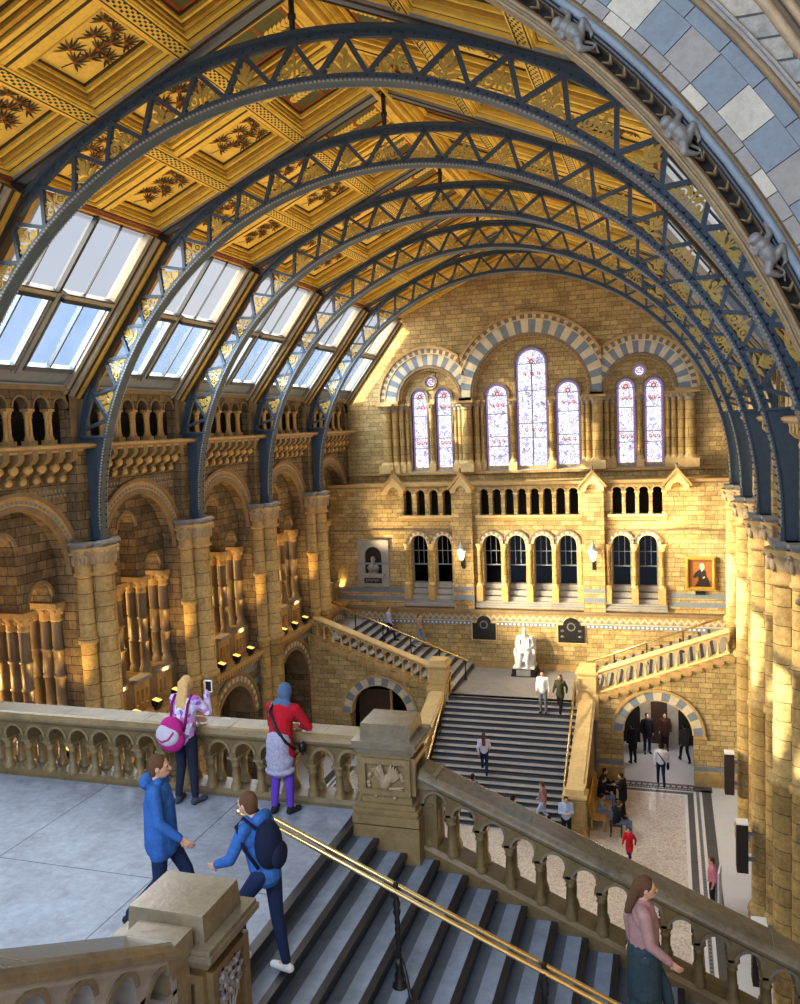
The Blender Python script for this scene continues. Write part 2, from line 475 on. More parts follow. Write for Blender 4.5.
NTRI = 23
A_LO, A_HI = math.radians(90 - 23 * 3.04), math.radians(90 + 23 * 3.04)
STEP = (A_HI - A_LO) / NTRI
def make_rib():
    r = thing('iron_roof_rib', 'nearest of the five iron arched ribs, widest, with gilded leaves in its lattice', 'roof rib', (XC, RY[0], RZ), 'iron arches of the hall roof')
    mb = MB(['iron'])
    mb.arc((XC, RZ), [(RI, RY[0] - .17), (RI, RY[0] + .17), (RI + .05, RY[0] + .17), (RI + .05, RY[0] + .05), (RI + .16, RY[0] + .05), (RI + .16, RY[0] - .05), (RI + .05, RY[0] - .05), (RI + .05, RY[0] - .17)], 0, PI, 120)
    mb.build('inner_chord', r)
    mb = MB(['iron']); mb.ring((XC, RZ), RI - .006, RI + .02, 0, PI, 120, RY[0] - .175, RY[0] + .175); mb.use('bead')
    n = 330
    for i in range(n):
        for sy in (-1, 1):
            a = PI * (i + .2) / n; b = PI * (i + .75) / n
            y = RY[0] + sy * .17
            mb.ring((XC, RZ), RI - .018, RI + .012, a, b, 1, y - .018, y + .018)
    mb.build('bead_trim', r)  # pale beading blocks on an added thin strip, along both flange edges
    mb = MB(['iron'])
    a = math.radians(15.5)
    mb.arc((XC, RZ), [(RO - .19, RY[0] - .05), (RO - .19, RY[0] + .05), (RO - .07, RY[0] + .05), (RO - .07, RY[0] + .14), (RO, RY[0] + .14), (RO, RY[0] - .14), (RO - .07, RY[0] - .14), (RO - .07, RY[0] - .05)], a, PI - a, 100)
    mb.build('outer_chord', r)
    mb = MB(['iron'])
    for R, n in ((RI + .10, 120), (RO - .13, 110)):
        mb.use('iron'); mb.ring((XC, RZ), R - .02, R + .02, .29, PI - .29, 100, RY[0] - .058, RY[0] - .048); mb.use('iron_dk')
        for i in range(n):
            b = .3 + (PI - .6) * (i + .5) / n; mb.ell((XC + R * math.cos(b), RY[0] - .06, RZ + R * math.sin(b)), (.024, .014, .024), 6, 4)
    mb.build('rivet', r)
    for sx in (1, -1):
        mb = MB(['iron'])
        aa = math.radians(17.3)
        inner = [(XC + sx * RI * math.cos(aa * i / 8), RZ + RI * math.sin(aa * i / 8)) for i in range(9)]
        poly = [(XC + sx * RI, -2.79)] + inner + [(XC + sx * 9.17, .06), (XC + sx * 9.13, -.6), (XC + sx * 9.0, -1.5), (XC + sx * 8.93, -2.79)]
        mb.prism(poly, 'y', RY[0] - .06, RY[0] + .06)
        mb.box(min(XC + sx * (RI - .02), XC + sx * (RI + .06)), max(XC + sx * (RI - .02), XC + sx * (RI + .06)), RY[0] - .18, RY[0] + .18, -2.79, RZ)
        for i in range(len(poly) - 5):
            pass
        # riveted edge flanges and sill
        op = [(XC + sx * 9.17, .06), (XC + sx * 9.13, -.6), (XC + sx * 9.0, -1.5), (XC + sx * 8.93, -2.79)]
        for p, q in zip(op, op[1:]): mb.bar((p[0], RY[0], p[1]), (q[0], RY[0], q[1]), .06, .32)
        x0, x1 = sorted((XC + sx * (RI - .08 - .36), XC + sx * 9.22))
        mb.hexa([(XC + sx * 8.15, RY[0] - .2, .0), (XC + sx * 9.22, RY[0] - .2, .04), (XC + sx * 9.22, RY[0] + .2, .04), (XC + sx * 8.15, RY[0] + .2, .0),
                 (XC + sx * 8.15, RY[0] - .2, .05), (XC + sx * 9.22, RY[0] - .2, .09), (XC + sx * 9.22, RY[0] + .2, .09), (XC + sx * 8.15, RY[0] + .2, .05)])
        mb.use('iron_dk')
        for i in range(14):
            z = -2.65 + i * .18
            xx = XC + sx * (math.sqrt(max(RI ** 2 - (z - RZ) ** 2, 0)) if z > RZ else RI)
            for sy in (-1, 1): mb.ell((xx - sx * .012, RY[0] + sy * .12, z), (.03, .03, .03), 6, 4)
        mb.build('foot', r)
    def radial(p, q, name):
        mb = MB(['iron']); mb.bar((p[1] * math.cos(p[0]), 0, p[1] * math.sin(p[0])), (q[1] * math.cos(q[0]), 0, q[1] * math.sin(q[0])), .085, .1)
        return mb
    def turn(o, a, first):
        c = o if first else o.copy()
        if not first: COL.objects.link(c)
        c.parent = r; c.rotation_euler = (0, -a, 0); return c
    s1 = radial((0, 8.72), (STEP / 2, 9.36), '').build('strut', None, free=True)
    s2 = radial((STEP / 2, 9.36), (STEP, 8.72), '').build('strut', None, free=True)
    orn = [rib_ornament(k).build('gilded_leaf', None, free=True) for k in range(3)]
    for e in (A_LO - STEP, A_HI): turn(s2 if e < 1 else s1, e, False)
    usd = set()
    for k in range(NTRI):
        a = A_LO + k * STEP
        for o in (s1, s2): turn(o, a, k == 0)
        kk = [0, 1, 2, 1][k % 4]
        turn(orn[kk], a + STEP / 2, kk not in usd); usd.add(kk)
    mb = MB(['iron_dk'])
    mb.lathe((XC, RY[0]), [(.055, 7.0), (.055, 7.25), (.08, 7.28), (.08, 7.34), (.055, 7.37), (.055, 8.15)], 8)
    mb.build('hanger_rod', r)
    return r
rib0 = make_rib()
RIBL = ['second iron arched rib of the hall roof, foot beside the second wall column',
        'third iron arched rib, midway down the hall between two more on each side',
        'fourth iron arched rib, one short of the end wall arch',
        'farthest and smallest iron arched rib, framing the brick end wall']
for i in range(1, 5): dup(rib0, (XC, RY[i], RZ), RIBL[i - 1])

# ------------------------------------------------------------------ coffered ceiling
E0 = (-12.48, 5.12); E1 = (XC, 7.80)
SL = math.hypot(E1[0] - E0[0], E1[1] - E0[1]); CD = ((E1[0] - E0[0]) / SL, (E1[1] - E0[1]) / SL); CN = (CD[1], -CD[0])
def cpt(s, y, h):
    h -= .36        # measured line is the underside of the beams
    return (E0[0] + CD[0] * s + CN[0] * h, y, E0[1] + CD[1] * s + CN[1] * h)
ceiling = thing('ceiling', None, None, (XC, 20, 6), kind='structure')
ceiling['label'] = 'gilded coffered ceiling with painted branches'

def cbox(mb, s0, s1, y0, y1, h0, h1):
    mb.hexa([cpt(s0, y0, h0), cpt(s1, y0, h0), cpt(s1, y1, h0), cpt(s0, y1, h0), cpt(s0, y0, h1), cpt(s1, y0, h1), cpt(s1, y1, h1), cpt(s0, y1, h1)])

def coffer(mb, s0, s1, y0, y1, row, rnd):
    """stepped mouldings down to a painted panel"""
    steps = [(.09, .04, .30, 'gold_a'), (.035, .02, .24, 'gold_dk'), (.11, .03, .24, 'gold_a'), (.03, .02, .17, 'gold_dk'), (.09, .04, .18, 'gold_b'),
             (.03, .02, .10, 'gold_dk'), (.07, .04, .11, 'gold_a'), (.05, .04, .03, 'gold_dk')]
    a, b, c, d = s0, s1, y0, y1
    for my, ms, h, m in steps:
        mb.use(m)
        A, Bq, Cc, D = a + ms, b - ms, c + my, d - my
        o = [(a, c), (b, c), (b, d), (a, d)]; i = [(A, Cc), (Bq, Cc), (Bq, D), (A, D)]
        vs = [cpt(s, y, h) for s, y in o] + [cpt(s, y, h) for s, y in i] + [cpt(s, y, -.04) for s, y in i] + [cpt(s, y, -.04) for s, y in o]
        fs = []
        for k in range(4):
            q = (k + 1) % 4
            fs += [(k, q, 4 + q, 4 + k), (4 + k, 4 + q, 8 + q, 8 + k), (12 + k, 12 + q, q, k)]
        mb.add(vs, fs, False)
        a, b, c, d = A, Bq, Cc, D
    mb.use('panel_gold' if row < 2 else 'panel_green')
    mb.add([cpt(a, c, 0), cpt(b, c, 0), cpt(b, d, 0), cpt(a, d, 0)], [(0, 1, 2, 3)], False)
    W = b - a; H = d - c
    def flat(poly, h): mb.add([cpt(a + u, c + v, h) for u, v in poly], [tuple(range(len(poly)))], False)
    def line(p, q, w):
        dd = math.atan2(q[1] - p[1], q[0] - p[0]); nx, ny = -math.sin(dd) * w, math.cos(dd) * w
        flat([(p[0] + nx, p[1] + ny), (p[0] - nx, p[1] - ny), (q[0] - nx, q[1] - ny), (q[0] + nx, q[1] + ny)], .008)
    if row < 2:
        # a branch wandering up the panel with fans of narrow leaves
        pts = [(.04 * W, (.3 + .4 * rnd.random()) * H)]
        n = 6
        for k in range(1, n): pts.append((W * (.04 + .82 * k / (n - 1)), H * (.32 + .36 * rnd.random())))
        mb.use('paint_dk')
        for p, q in zip(pts, pts[1:]): line(p, q, .016)
        heads = []
        for k, p in enumerate(pts[1:]):
            sg = 1 if k % 2 else -1
            tip = (min(W * .9, p[0] + .12 * W), min(max(p[1] + sg * .25 * H, .16 * H), .84 * H)); line(p, tip, .011); heads.append((tip, sg * .7)); heads.append((p, -sg * .4))
        for hd, a0 in heads:
            for j in range(9):
                ang = a0 + (j - 4) * .42
                mb.use('paint_dk' if (j + len(pts)) % 3 else 'paint_ol')
                L = .24 + .10 * rnd.random()
                poly = leaf_shape(None, hd, ang, L, .027, 4)
                poly = [(min(max(u, .01), W - .01), min(max(v, .01), H - .01)) for u, v in poly]
                flat(poly, .012)
            mb.use('paint_red'); flat([(hd[0] + .035 * math.cos(t * PI / 4), hd[1] + .05 * math.sin(t * PI / 4)) for t in range(8)], .015)
    else:
        mb.use('paint_red')
        for (u0, u1, v0, v1) in ((0, W, 0, .07), (0, W, H - .07, H), (0, .07, 0, H), (W - .07, W, 0, H), (W * .48, W * .52, 0, H)): flat(rect(u0, u1, v0, v1), .006)
        mb.use('gold_a')
        for cu in (.25 * W, .75 * W):
            line((cu - .3, H / 2), (cu + .3, H / 2), .015)
            for j in range(6):
                for sg in (1, -1): flat(leaf_shape(None, (cu - .28 + .1 * j, H / 2), sg * 1.0, .2, .045, 4), .012)

def ceiling_bay(y, mir, seed):
    rnd = random.Random(seed); objs = []
    rows = [(.16, 2.26 - .16), (2.26 + .16, 4.51 - .16), (4.51 + .16, SL - .22)]
    for r, (s0, s1) in enumerate(rows):
        for y0, y1 in ((y + .2, y + 2.6 - .13), (y + 2.6 + .13, y + B - .2)):
            mb = MB(['gold_a']); coffer(mb, s0, s1, y0, y1, r, rnd); objs.append(mb.build('coffer', ceiling, mir))
    # beams along the hall with a chequered soffit
    for s, w in ((2.26, .16), (4.51, .16)):
        mb = MB(['gold_a']); cbox(mb, s - w, s + w, y + .2, y + B - .2, -.04, .34)
        mb.use('check_dk')
        for k in range(int((B - .5) / .09)):
            yy = y + .25 + k * .09
            mb.add([cpt(s - .075 + .05 * j, yy + (.045 if j % 2 else 0), .346) for j in (0,)] and
                   [cpt(s - .07 + (k % 2) * .045, yy, .345), cpt(s - .025 + (k % 2) * .045, yy, .345), cpt(s - .025 + (k % 2) * .045, yy + .07, .345), cpt(s - .07 + (k % 2) * .045, yy + .07, .345)], [(0, 1, 2, 3)], False)
            mb.add([cpt(s + .03 + (k % 2) * .045, yy, .345), cpt(s + .07 + (k % 2) * .045, yy, .345), cpt(s + .07 + (k % 2) * .045, yy + .07, .345), cpt(s + .03 + (k % 2) * .045, yy + .07, .345)], [(0, 1, 2, 3)], False)
        mb.use('gold_dk')
        for e in (-1, 1): cbox(mb, s + e * .115 - .012, s + e * .115 + .012, y + .2, y + B - .2, .33, .348)
        objs.append(mb.build('ceiling_beam', ceiling, mir))
    mb = MB(['gold_a']); cbox(mb, 0, SL, y + 2.6 - .13, y + 2.6 + .13, -.04, .31)
    mb.use('gold_dk'); cbox(mb, 0, SL, y + 2.6 - .03, y + 2.6 + .03, .30, .322)
    objs.append(mb.build('ceiling_beam', ceiling, mir))
    mb = MB(['lead']); cbox(mb, -.1, SL, y - .2, y + .2, -.04, .36)
    mb.use('gold_dk'); cbox(mb, -.1, SL, y - .2, y - .14, .36, .38); cbox(mb, -.1, SL, y + .14, y + .2, .36, .38)
    objs.append(mb.build('ceiling_rafter', ceiling, mir))
    mb = MB(['red_trim']); cbox(mb, -.12, .16, y, y + B, -.04, .36); mb.use('gold_dk'); cbox(mb, -.20, -.12, y, y + B, -.04, .40)
    mb.use('gold_b'); cbox(mb, .0, .05, y, y + B, .36, .39)
    objs.append(mb.build('ceiling_cornice', ceiling, mir))
    mb = MB(['gold_b']); cbox(mb, SL - .22, SL, y, y + B, -.04, .36); mb.use('gold_a'); cbox(mb, SL - .2, SL - .1, y, y + B, .36, .41)
    objs.append(mb.build('ridge_beam', ceiling, mir))
    mb = MB(['dark']); cbox(mb, -.6, SL + .2, y, y + B, -.14, -.05); objs.append(mb.build('roof_boarding', ceiling, mir))
    return objs
for mir in (False, True):
    first = ceiling_bay(RY[0] - B, mir, 11 + mir)
    for k in range(1, 6):
        for o in first:
            c = o.copy(); COL.objects.link(c); c.parent = ceiling; c.location = (0, k * B if k < 6 else 0, 0)

# ------------------------------------------------------------------ skylights along both eaves
Q0 = (-15.39, 1.38); QL = math.hypot(E0[0] - Q0[0], E0[1] - Q0[1]); QD = ((E0[0] - Q0[0]) / QL, (E0[1] - Q0[1]) / QL); QN = (QD[1], -QD[0])
def qpt(s, y, h): return (Q0[0] + QD[0] * s + QN[0] * h, y, Q0[1] + QD[1] * s + QN[1] * h)
def qbox(mb, s0, s1, y0, y1, h0, h1):
    mb.hexa([qpt(s0, y0, h0), qpt(s1, y0, h0), qpt(s1, y1, h0), qpt(s0, y1, h0), qpt(s0, y0, h1), qpt(s1, y0, h1), qpt(s1, y1, h1), qpt(s0, y1, h1)])
WN = [0]
def skylight(y, mir):
    WN[0] += 1
    w = thing('window_%d' % WN[0], None, None, (XC + (9 if mir else -9), y + 2.6, 1.4), kind='structure')
    ya, yb = y + .62, y + B - .62
    ym = y + 2.6
    # upper frosted lights
    for y0, y1 in ((ya, ym - .04), (ym + .04, yb)):
        mb = MB(['sky_white']); qbox(mb, 2.72, QL - .08, y0, y1, -.03, -.02); mb.build('frosted_pane', w, mir)
    mb = MB(['iron_dk'])
    qbox(mb, 2.5, QL, ym - .045, ym + .045, -.08, .09)
    for yy in ((ya + ym) / 2, (ym + yb) / 2): qbox(mb, 2.72, QL, yy - .013, yy + .013, -.04, .03)
    mb.build('glazing_bar', w, mir)
    # transom and the opening casements below
    for y0, y1 in ((ya, ym - .16), (ym + .16, yb)):
        mb = MB(['frame_cream']); qbox(mb, 2.58, 2.74, y0, y1, -.08, .16); mb.use('iron_dk'); qbox(mb, 2.5, 2.6, y0, y1, -.08, .18)
        qbox(mb, 2.72, 2.76, y0, y1, 0, .19)
        mb.build('transom', w, mir)
        m2 = (y0 + y1) / 2
        for u0, u1 in ((y0 + .05, m2 - .025), (m2 + .025, y1 - .05)):
            mb = MB(['sky_clear']); qbox(mb, .62, 2.5, u0, u1, -.05, -.04); mb.build('clear_pane', w, mir)
        mb = MB(['casement'])
        qbox(mb, .55, 2.55, y0, y0 + .06, -.08, .08); qbox(mb, .55, 2.55, y1 - .06, y1, -.08, .08); qbox(mb, .5, .64, y0, y1, -.08, .1)
        mb.use('iron_dk'); qbox(mb, .6, 2.5, m2 - .025, m2 + .025, -.07, .06)
        mb.build('casement_frame', w, mir)
    mb = MB(['frame_cream'])
    qbox(mb, .4, 2.7, ym - .16, ym + .16, -.1, .05); mb.use('lead'); qbox(mb, .4, 2.7, ym - .06, ym + .06, .05, .1)
    mb.build('mullion', w, mir)
    # stepped jambs next to the rafters
    mb = MB(['gold_b'])
    for sg, e in ((1, y + .16), (-1, y + B - .16)):
        for i, (wd, h, m) in enumerate(((.12, .36, 'gold_b'), (.06, .30, 'gold_dk'), (.12, .27, 'frame_cream'), (.05, .18, 'gold_dk'), (.14, .16, 'frame_cream'))):
            mb.use(m); a, b_ = sorted((e, e + sg * wd)); qbox(mb, -.1, QL, a, b_, -.1, h); e += sg * wd
    mb.build('stepped_jamb', w, mir)
    for sg in (1, -1):
        yy = y + .02 if sg > 0 else y + B - .02
    mb = MB(['iron_dk']); qbox(mb, -.1, QL + .1, y - .18, y + .18, -.1, .38); mb.use('gold_dk'); qbox(mb, -.1, QL + .1, y - .1, y + .1, .38, .42); mb.build('rafter_frame', w, mir)
    mb = MB(['lead']); qbox(mb, -.05, .5, y + .3, y + B - .3, -.1, .02); mb.build('lead_apron', w, mir)
for mir in (False, True):
    for k in range(0, 6): skylight(RY[0] + B * (k - 1), mir)
# ------------------------------------------------------------------ side walls of the hall
XF = -15.5
def notch(u0, u1, v0, v1, ops, n=14):
    """outline of a wall piece with round-headed openings that reach its foot; ops = (centre, half width, springing)"""
    p = [(u0, v0)]
    for c, r, vs in ops:
        p += [(c - r, v0), (c - r, vs)] + [(c + r * math.cos(PI - PI * i / n), vs + r * math.sin(PI - PI * i / n)) for i in range(1, n)] + [(c + r, vs), (c + r, v0)]
    return p + [(u1, v0), (u1, v1), (u0, v1)]

def shaft_set(mb, pts, r, z0, z1, rings=()):
    for x, y in pts:
        mb.lathe((x, y), [(r * 1.02, z0), (r, z0 + .1)] + [q for z in rings for q in ((r, z - .05), (r * 1.28, z - .035), (r * 1.28, z + .035), (r, z + .05))] + [(r * .97, z1)], 12)

def wall_column(y, mir, label, stone):
    """cluster of three shafts carrying the foot of a roof rib"""
    side = XC + (8.75 if mir else -8.75)
    t = thing('clustered_column', label, 'column', (side, y, FL), 'clustered columns along the hall walls', 'thing')
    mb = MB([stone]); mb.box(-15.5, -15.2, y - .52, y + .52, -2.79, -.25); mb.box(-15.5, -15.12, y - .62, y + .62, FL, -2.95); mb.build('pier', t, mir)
    for dx, dy, r in ((-15.02, 0, .34), (-15.22, -.50, .215), (-15.22, .50, .215)):
        mb = MB(['shaft'])
        rg = [-8.1] + ([-5.5] if r < .3 else [])
        rg = sorted(rg)
        mb.lathe((dx, y + dy), [(r * 1.35, FL + .55), (r * 1.15, FL + .72), (r, FL + .8)] + [q for z in rg for q in ((r, z - .12), (r * 1.25, z - .09), (r * 1.3, z), (r * 1.25, z + .09), (r, z + .12))] + [(r * .96, -3.75)], 16)
        mb.build('shaft', t, mir)
    mb = MB(['stone']); lvs = []
    for dx, dy, r in ((-15.02, 0, .34), (-15.22, -.50, .215), (-15.22, .50, .215)):
        mb.lathe((dx, y + dy), [(r, -3.75), (r * 1.25, -3.72), (r * 1.22, -3.66), (r * 1.02, -3.62), (r * 1.08, -3.4), (r * 1.3, -3.15), (r * 1.55, -2.98), (r * 1.5, -2.95)], 16)
        lv = MB(['relief']); lvs.append(lv)
        lv.lathe((dx, y + dy), [(r * 1.1, -3.42), (r * 1.2, -3.30), (r * 1.42, -3.06)], 16)
        for k in range(8):     # leaves curling out of the bell
            a = 2 * PI * k / 8 + .2
            lv.ell((dx + r * 1.2 * math.cos(a), y + dy + r * 1.2 * math.sin(a), -3.28), (.07, .07, .17), 6, 5)
            lv.ell((dx + r * 1.45 * math.cos(a), y + dy + r * 1.45 * math.sin(a), -3.08), (.075, .075, .06), 6, 4)
        mb.use('stone')
    cap = mb.build('capital', t, mir)
    for lv in lvs: lv.build('carved_leaf', cap, mir)
    mb = MB(['sill']); mb.box(-15.5, -14.62, y - .40, y + .40, -2.87, -2.79); mb.box(-15.5, -14.92, y - .78, y + .78, -2.87, -2.79)
    mb.box(-15.5, -14.70, y - .36, y + .36, -2.95, -2.87); mb.box(-15.5, -14.98, y - .72, y + .72, -2.95, -2.87); mb.build('abacus', t, mir)
    mb = MB([stone]); mb.box(-15.5, -14.62, y - .42, y + .42, FL, FL + .45); mb.box(-15.5, -14.90, y - .80, y + .80, FL, FL + .45)
    mb.use('bluegrey'); mb.box(-15.5, -14.66, y - .38, y + .38, FL + .45, FL + .55); mb.box(-15.5, -14.95, y - .76, y + .76, FL + .45, FL + .55)
    mb.build('base', t, mir)
    return t

def window_column(y, mir, label):
    side = XC + (10.2 if mir else -10.2)
    t = thing('window_column', label, 'column', (side, y, -7.6), 'window columns of the side galleries', 'thing')
    for x in (-16.05, -16.42, -16.79):
        mb = MB(['stone_dk' if mir else 'win_col']); r = .135  # darker shafts on the shaded wall, shade kept in the colour
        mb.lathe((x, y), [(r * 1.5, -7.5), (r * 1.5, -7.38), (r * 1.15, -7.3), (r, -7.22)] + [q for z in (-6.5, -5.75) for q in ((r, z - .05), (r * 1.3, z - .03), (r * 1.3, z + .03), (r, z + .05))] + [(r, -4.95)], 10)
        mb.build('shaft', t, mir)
    mb = MB(['stone'])
    for x in (-16.05, -16.42, -16.79):
        mb.lathe((x, y), [(.135, -4.95), (.17, -4.93), (.15, -4.86), (.17, -4.75), (.24, -4.58), (.24, -4.56)], 10)
        for k in range(6): mb.ell((x + .19 * math.cos(k * PI / 3), y + .19 * math.sin(k * PI / 3), -4.68), (.05, .05, .08), 6, 4)
    mb.box(-17.02, -15.82, y - .26, y + .26, -4.56, -4.42); mb.build('capital', t, mir)
    mb = MB(['stone_dk']); mb.box(-17.0, -15.85, y - .22, y + .22, -7.6, -7.5); mb.box(-17.02, -15.82, y - .27, y + .27, -8.5, -7.6); mb.build('base', t, mir)
    return t

ORD = ['nearest', 'second', 'third', 'fourth', 'fifth', 'farthest']
walls = {}
def side_bay(k, mir):
    y0 = RY[0] + B * (k - 1); y1 = y0 + B; c = (y0 + y1) / 2
    st = 'buff' if mir else 'brown'  # sun and shade painted in: lighter stone on one wall, darker opposite
    W = walls[mir]
    # ground storey with its round arch
    mb = MB([st]); mb.prism(notch(y0, y1, FL, -8.75, [(c, 1.55, -10.9)]), 'x', XF - 1.1, XF); mb.build('ground_wall', W, mir)
    mb = MB(['stone_dk'])
    mb.ring((c, -10.9), 1.45, 1.6, 0, PI, 20, XF - 1.0, XF + .05, 'x'); mb.ring((c, -10.9), 1.85, 1.97, 0, PI, 20, XF, XF + .08, 'x')
    mb.use('sill'); mb.ring((c, -10.9), 1.6, 1.85, 0, PI, 20, XF, XF + .02, 'x')
    mb.voussoirs((c, -10.9), 1.64, 1.81, 34, XF + .02, XF + .05, ['bluegrey', 'stone_lt'], 'x')
    mb.build('ground_arch', W, mir)
    mb = MB(['bluegrey'])
    for z in (-9.25, -9.85, -10.45, -11.1, -11.8, -12.5):
        hw = math.sqrt(max(2.0 ** 2 - max(z + .25 + 10.9, 0) ** 2, 0)) if z > -12.95 else 1.6
        for a, b in ((y0 + .6, c - hw), (c + hw, y1 - .6)):
            if b - a > .05: mb.box(XF, XF + .012, a, b, z, z + .24)
    mb.build('striped_band', W, mir)
    # string course with dentils
    mb = MB(['stone']); mb.box(XF - 1.4, XF + .34, y0 + .55, y1 - .55, -8.62, -8.5); mb.box(XF - .2, XF + .26, y0 + .55, y1 - .55, -8.70, -8.62)
    for i in range(21):
        yy = y0 + .62 + i * (B - 1.24) / 20; mb.box(XF, XF + .22, yy - .05, yy + .05, -8.85, -8.70)
    mb.use('stone_dk'); mb.box(XF - .2, XF + .1, y0 + .55, y1 - .55, -8.95, -8.70); mb.build('string_course', W, mir)
    # first floor
    mb = MB([st]); mb.prism(notch(y0, y1, -8.5, -.25, [(c, 1.98, -3.65)], 20), 'x', XF - .5, XF); mb.build('upper_wall', W, mir)
    mb = MB(['stone_dk'])
    mb.ring((c, -3.65), 1.9, 2.05, 0, PI, 26, XF - .1, XF + .05, 'x'); mb.ring((c, -3.65), 2.28, 2.38, 0, PI, 26, XF, XF + .1, 'x')
    mb.use('stone'); mb.ring((c, -3.65), 2.05, 2.28, 0, PI, 26, XF, XF + .03, 'x')
    mb.use('bluegrey')
    for i in range(40):
        a = PI * (i + .5) / 40
        mb.ell((0, 0, 0), (.0, .0, .0), 3, 2) if False else mb.ring((c, -3.65), 2.09, 2.17, a - .022, a + .022, 1, XF + .03, XF + .055, 'x')
    mb.build('great_arch', W, mir)
    # frieze pattern over the arch
    mb = MB(['bluegrey'])
    for r_ in range(2):
        for i in range(26):
            yy = y0 + .75 + i * .148 + r_ * .07; z = -1.35 - r_ * .14
            if abs(yy - c) > 0: mb.add([(XF + .008, yy, z - .05), (XF + .008, yy + .05, z), (XF + .008, yy, z + .05), (XF + .008, yy - .05, z)], [(0, 1, 2, 3)], False)
    mb.build('frieze_pattern', W, mir)
    # tympanum carried by the window columns: small, tall, small opening
    ops = [(c - 1.25, .42, -4.22), (c, .44, -2.8), (c + 1.25, .42, -4.22)]
    p = [(c - 1.98, -4.42)]
    n = 10
    for cc, r, vs in ops:
        p += [(cc - r, -4.42), (cc - r, vs)] + [(cc + r * math.cos(PI - PI * i / n), vs + r * math.sin(PI - PI * i / n)) for i in range(1, n)] + [(cc + r, vs), (cc + r, -4.42)]
    p += [(c + 1.98, -4.42), (c + 1.98, -3.65)] + [(c + 1.98 * math.cos(PI * i / 20), -3.65 + 1.98 * math.sin(PI * i / 20)) for i in range(1, 20)] + [(c - 1.98, -3.65)]
    mb = MB([st]); mb.prism(p, 'x', -16.95, -15.98)
    mb.use('stone_dk')
    for cc, r, vs in ops: mb.ring((cc, vs), r, r + .09, 0, PI, 12, -15.98, -15.94, 'x')
    mb.build('tympanum', W, mir)
    # pierced parapets between the columns
    for a, b in ((c - 1.7, c - .85), (c - .4, c + .4), (c + .85, c + 1.7)):
        mb = MB(['sill']); mb.box(-16.1, -15.7, a, b, -7.62, -7.5)
        hs = [archpoly(a + (b - a) * f, .075, -8.35, -7.95, 6) for f in (.2, .5, .8)]
        mb.use('stone'); mb.plate(rect(a, b, -8.5, -7.62), hs, 'x', -16.0, -15.8); mb.build('parapet_panel', W, mir)
    # corbel table and gallery ledge
    for i in range(8):
        yy = y0 + .62 + (B - 1.24) * (i + .5) / 8
        mb = MB(['stone' if mir else 'near_lt'])  # shadow on the shaded wall's corbels painted in as darker stone
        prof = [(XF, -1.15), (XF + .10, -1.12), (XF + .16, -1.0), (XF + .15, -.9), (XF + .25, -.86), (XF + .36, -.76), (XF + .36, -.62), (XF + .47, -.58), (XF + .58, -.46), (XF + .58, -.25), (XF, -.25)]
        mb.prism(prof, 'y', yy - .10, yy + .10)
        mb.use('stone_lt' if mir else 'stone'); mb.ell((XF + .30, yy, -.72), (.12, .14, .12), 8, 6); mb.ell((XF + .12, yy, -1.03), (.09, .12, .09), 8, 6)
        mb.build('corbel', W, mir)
    mb = MB(['stone_dk'])
    for i in range(9):
        yy = y0 + .62 + (B - 1.24) * i / 8
    mb.box(XF - 1.2, XF + .62, y0, y1, -.27, -.12); mb.use('stone'); mb.box(XF, XF + .56, y0 + .5, y1 - .5, -.33, -.27)
    mb.box(XF + .56, XF + .66, y0, y1, -.22, -.15); mb.build('gallery_ledge', W, mir)
    # blind arcade of the gallery
    pitch = .74
    cs = [c + (i - 2.5) * pitch for i in range(6)]
    mb = MB([st]); mb.prism(notch(y0 + .02, y1 - .02, .74, 1.28, [(q, .265, .84) for q in cs], 8), 'x', XF - .16, XF + .1)
    mb.box(XF - .16, XF + .1, y0, c - 3 * pitch + .08, -.12, 1.28); mb.box(XF - .16, XF + .1, c + 3 * pitch - .1, y1, -.12, 1.28)
    mb.use('stone_dk')
    for q in cs: mb.ring((q, .84), .265, .32, 0, PI, 8, XF + .1, XF + .14, 'x')
    mb.build('arcade_panel', W, mir)
    for i in range(5):
        q = c + (i - 2) * pitch
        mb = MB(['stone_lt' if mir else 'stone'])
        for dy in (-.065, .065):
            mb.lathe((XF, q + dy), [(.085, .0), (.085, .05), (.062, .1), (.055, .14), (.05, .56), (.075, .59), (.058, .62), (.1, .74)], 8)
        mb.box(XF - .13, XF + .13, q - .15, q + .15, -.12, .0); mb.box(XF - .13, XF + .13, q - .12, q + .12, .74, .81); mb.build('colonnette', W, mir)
    mb = MB(['stone_dk']); mb.box(XF - .3, XF + .28, y0, y1, 1.28, 1.40); mb.use('lead'); mb.box(XF - .3, XF + .3, y0, y1, 1.40, 1.44); mb.use('stone_dk'); mb.box(XF - .35, XF + .10, y0 - .8, y0 + .8, 1.40, 1.60); mb.box(XF - .2, XF + .12, y0 - .36, y0 + .36, -.12, 1.28); mb.build('gutter_ledge', W, mir)
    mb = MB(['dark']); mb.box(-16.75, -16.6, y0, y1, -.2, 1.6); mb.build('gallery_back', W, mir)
    # columns
    for q, s in ((c - 1.88, 'first'), (c - .63, 'second'), (c + .63, 'third'), (c + 1.88, 'fourth')):
        lb = ('triple-shafted window column, %s of four under the %s arch of the %s wall' % (s, ORD[k], 'sunlit' if mir else 'shaded'))
        window_column(q, mir, lb)
    # gallery rooms behind
    mb = MB(['plaster']); mb.box(-20.6, -20.4, y0, y1, -8.6, -1.2); mb.use('darkbrown'); mb.box(-20.6, -20.4, y0, y1, FL, -8.6); mb.build('gallery_room_wall', W, mir)
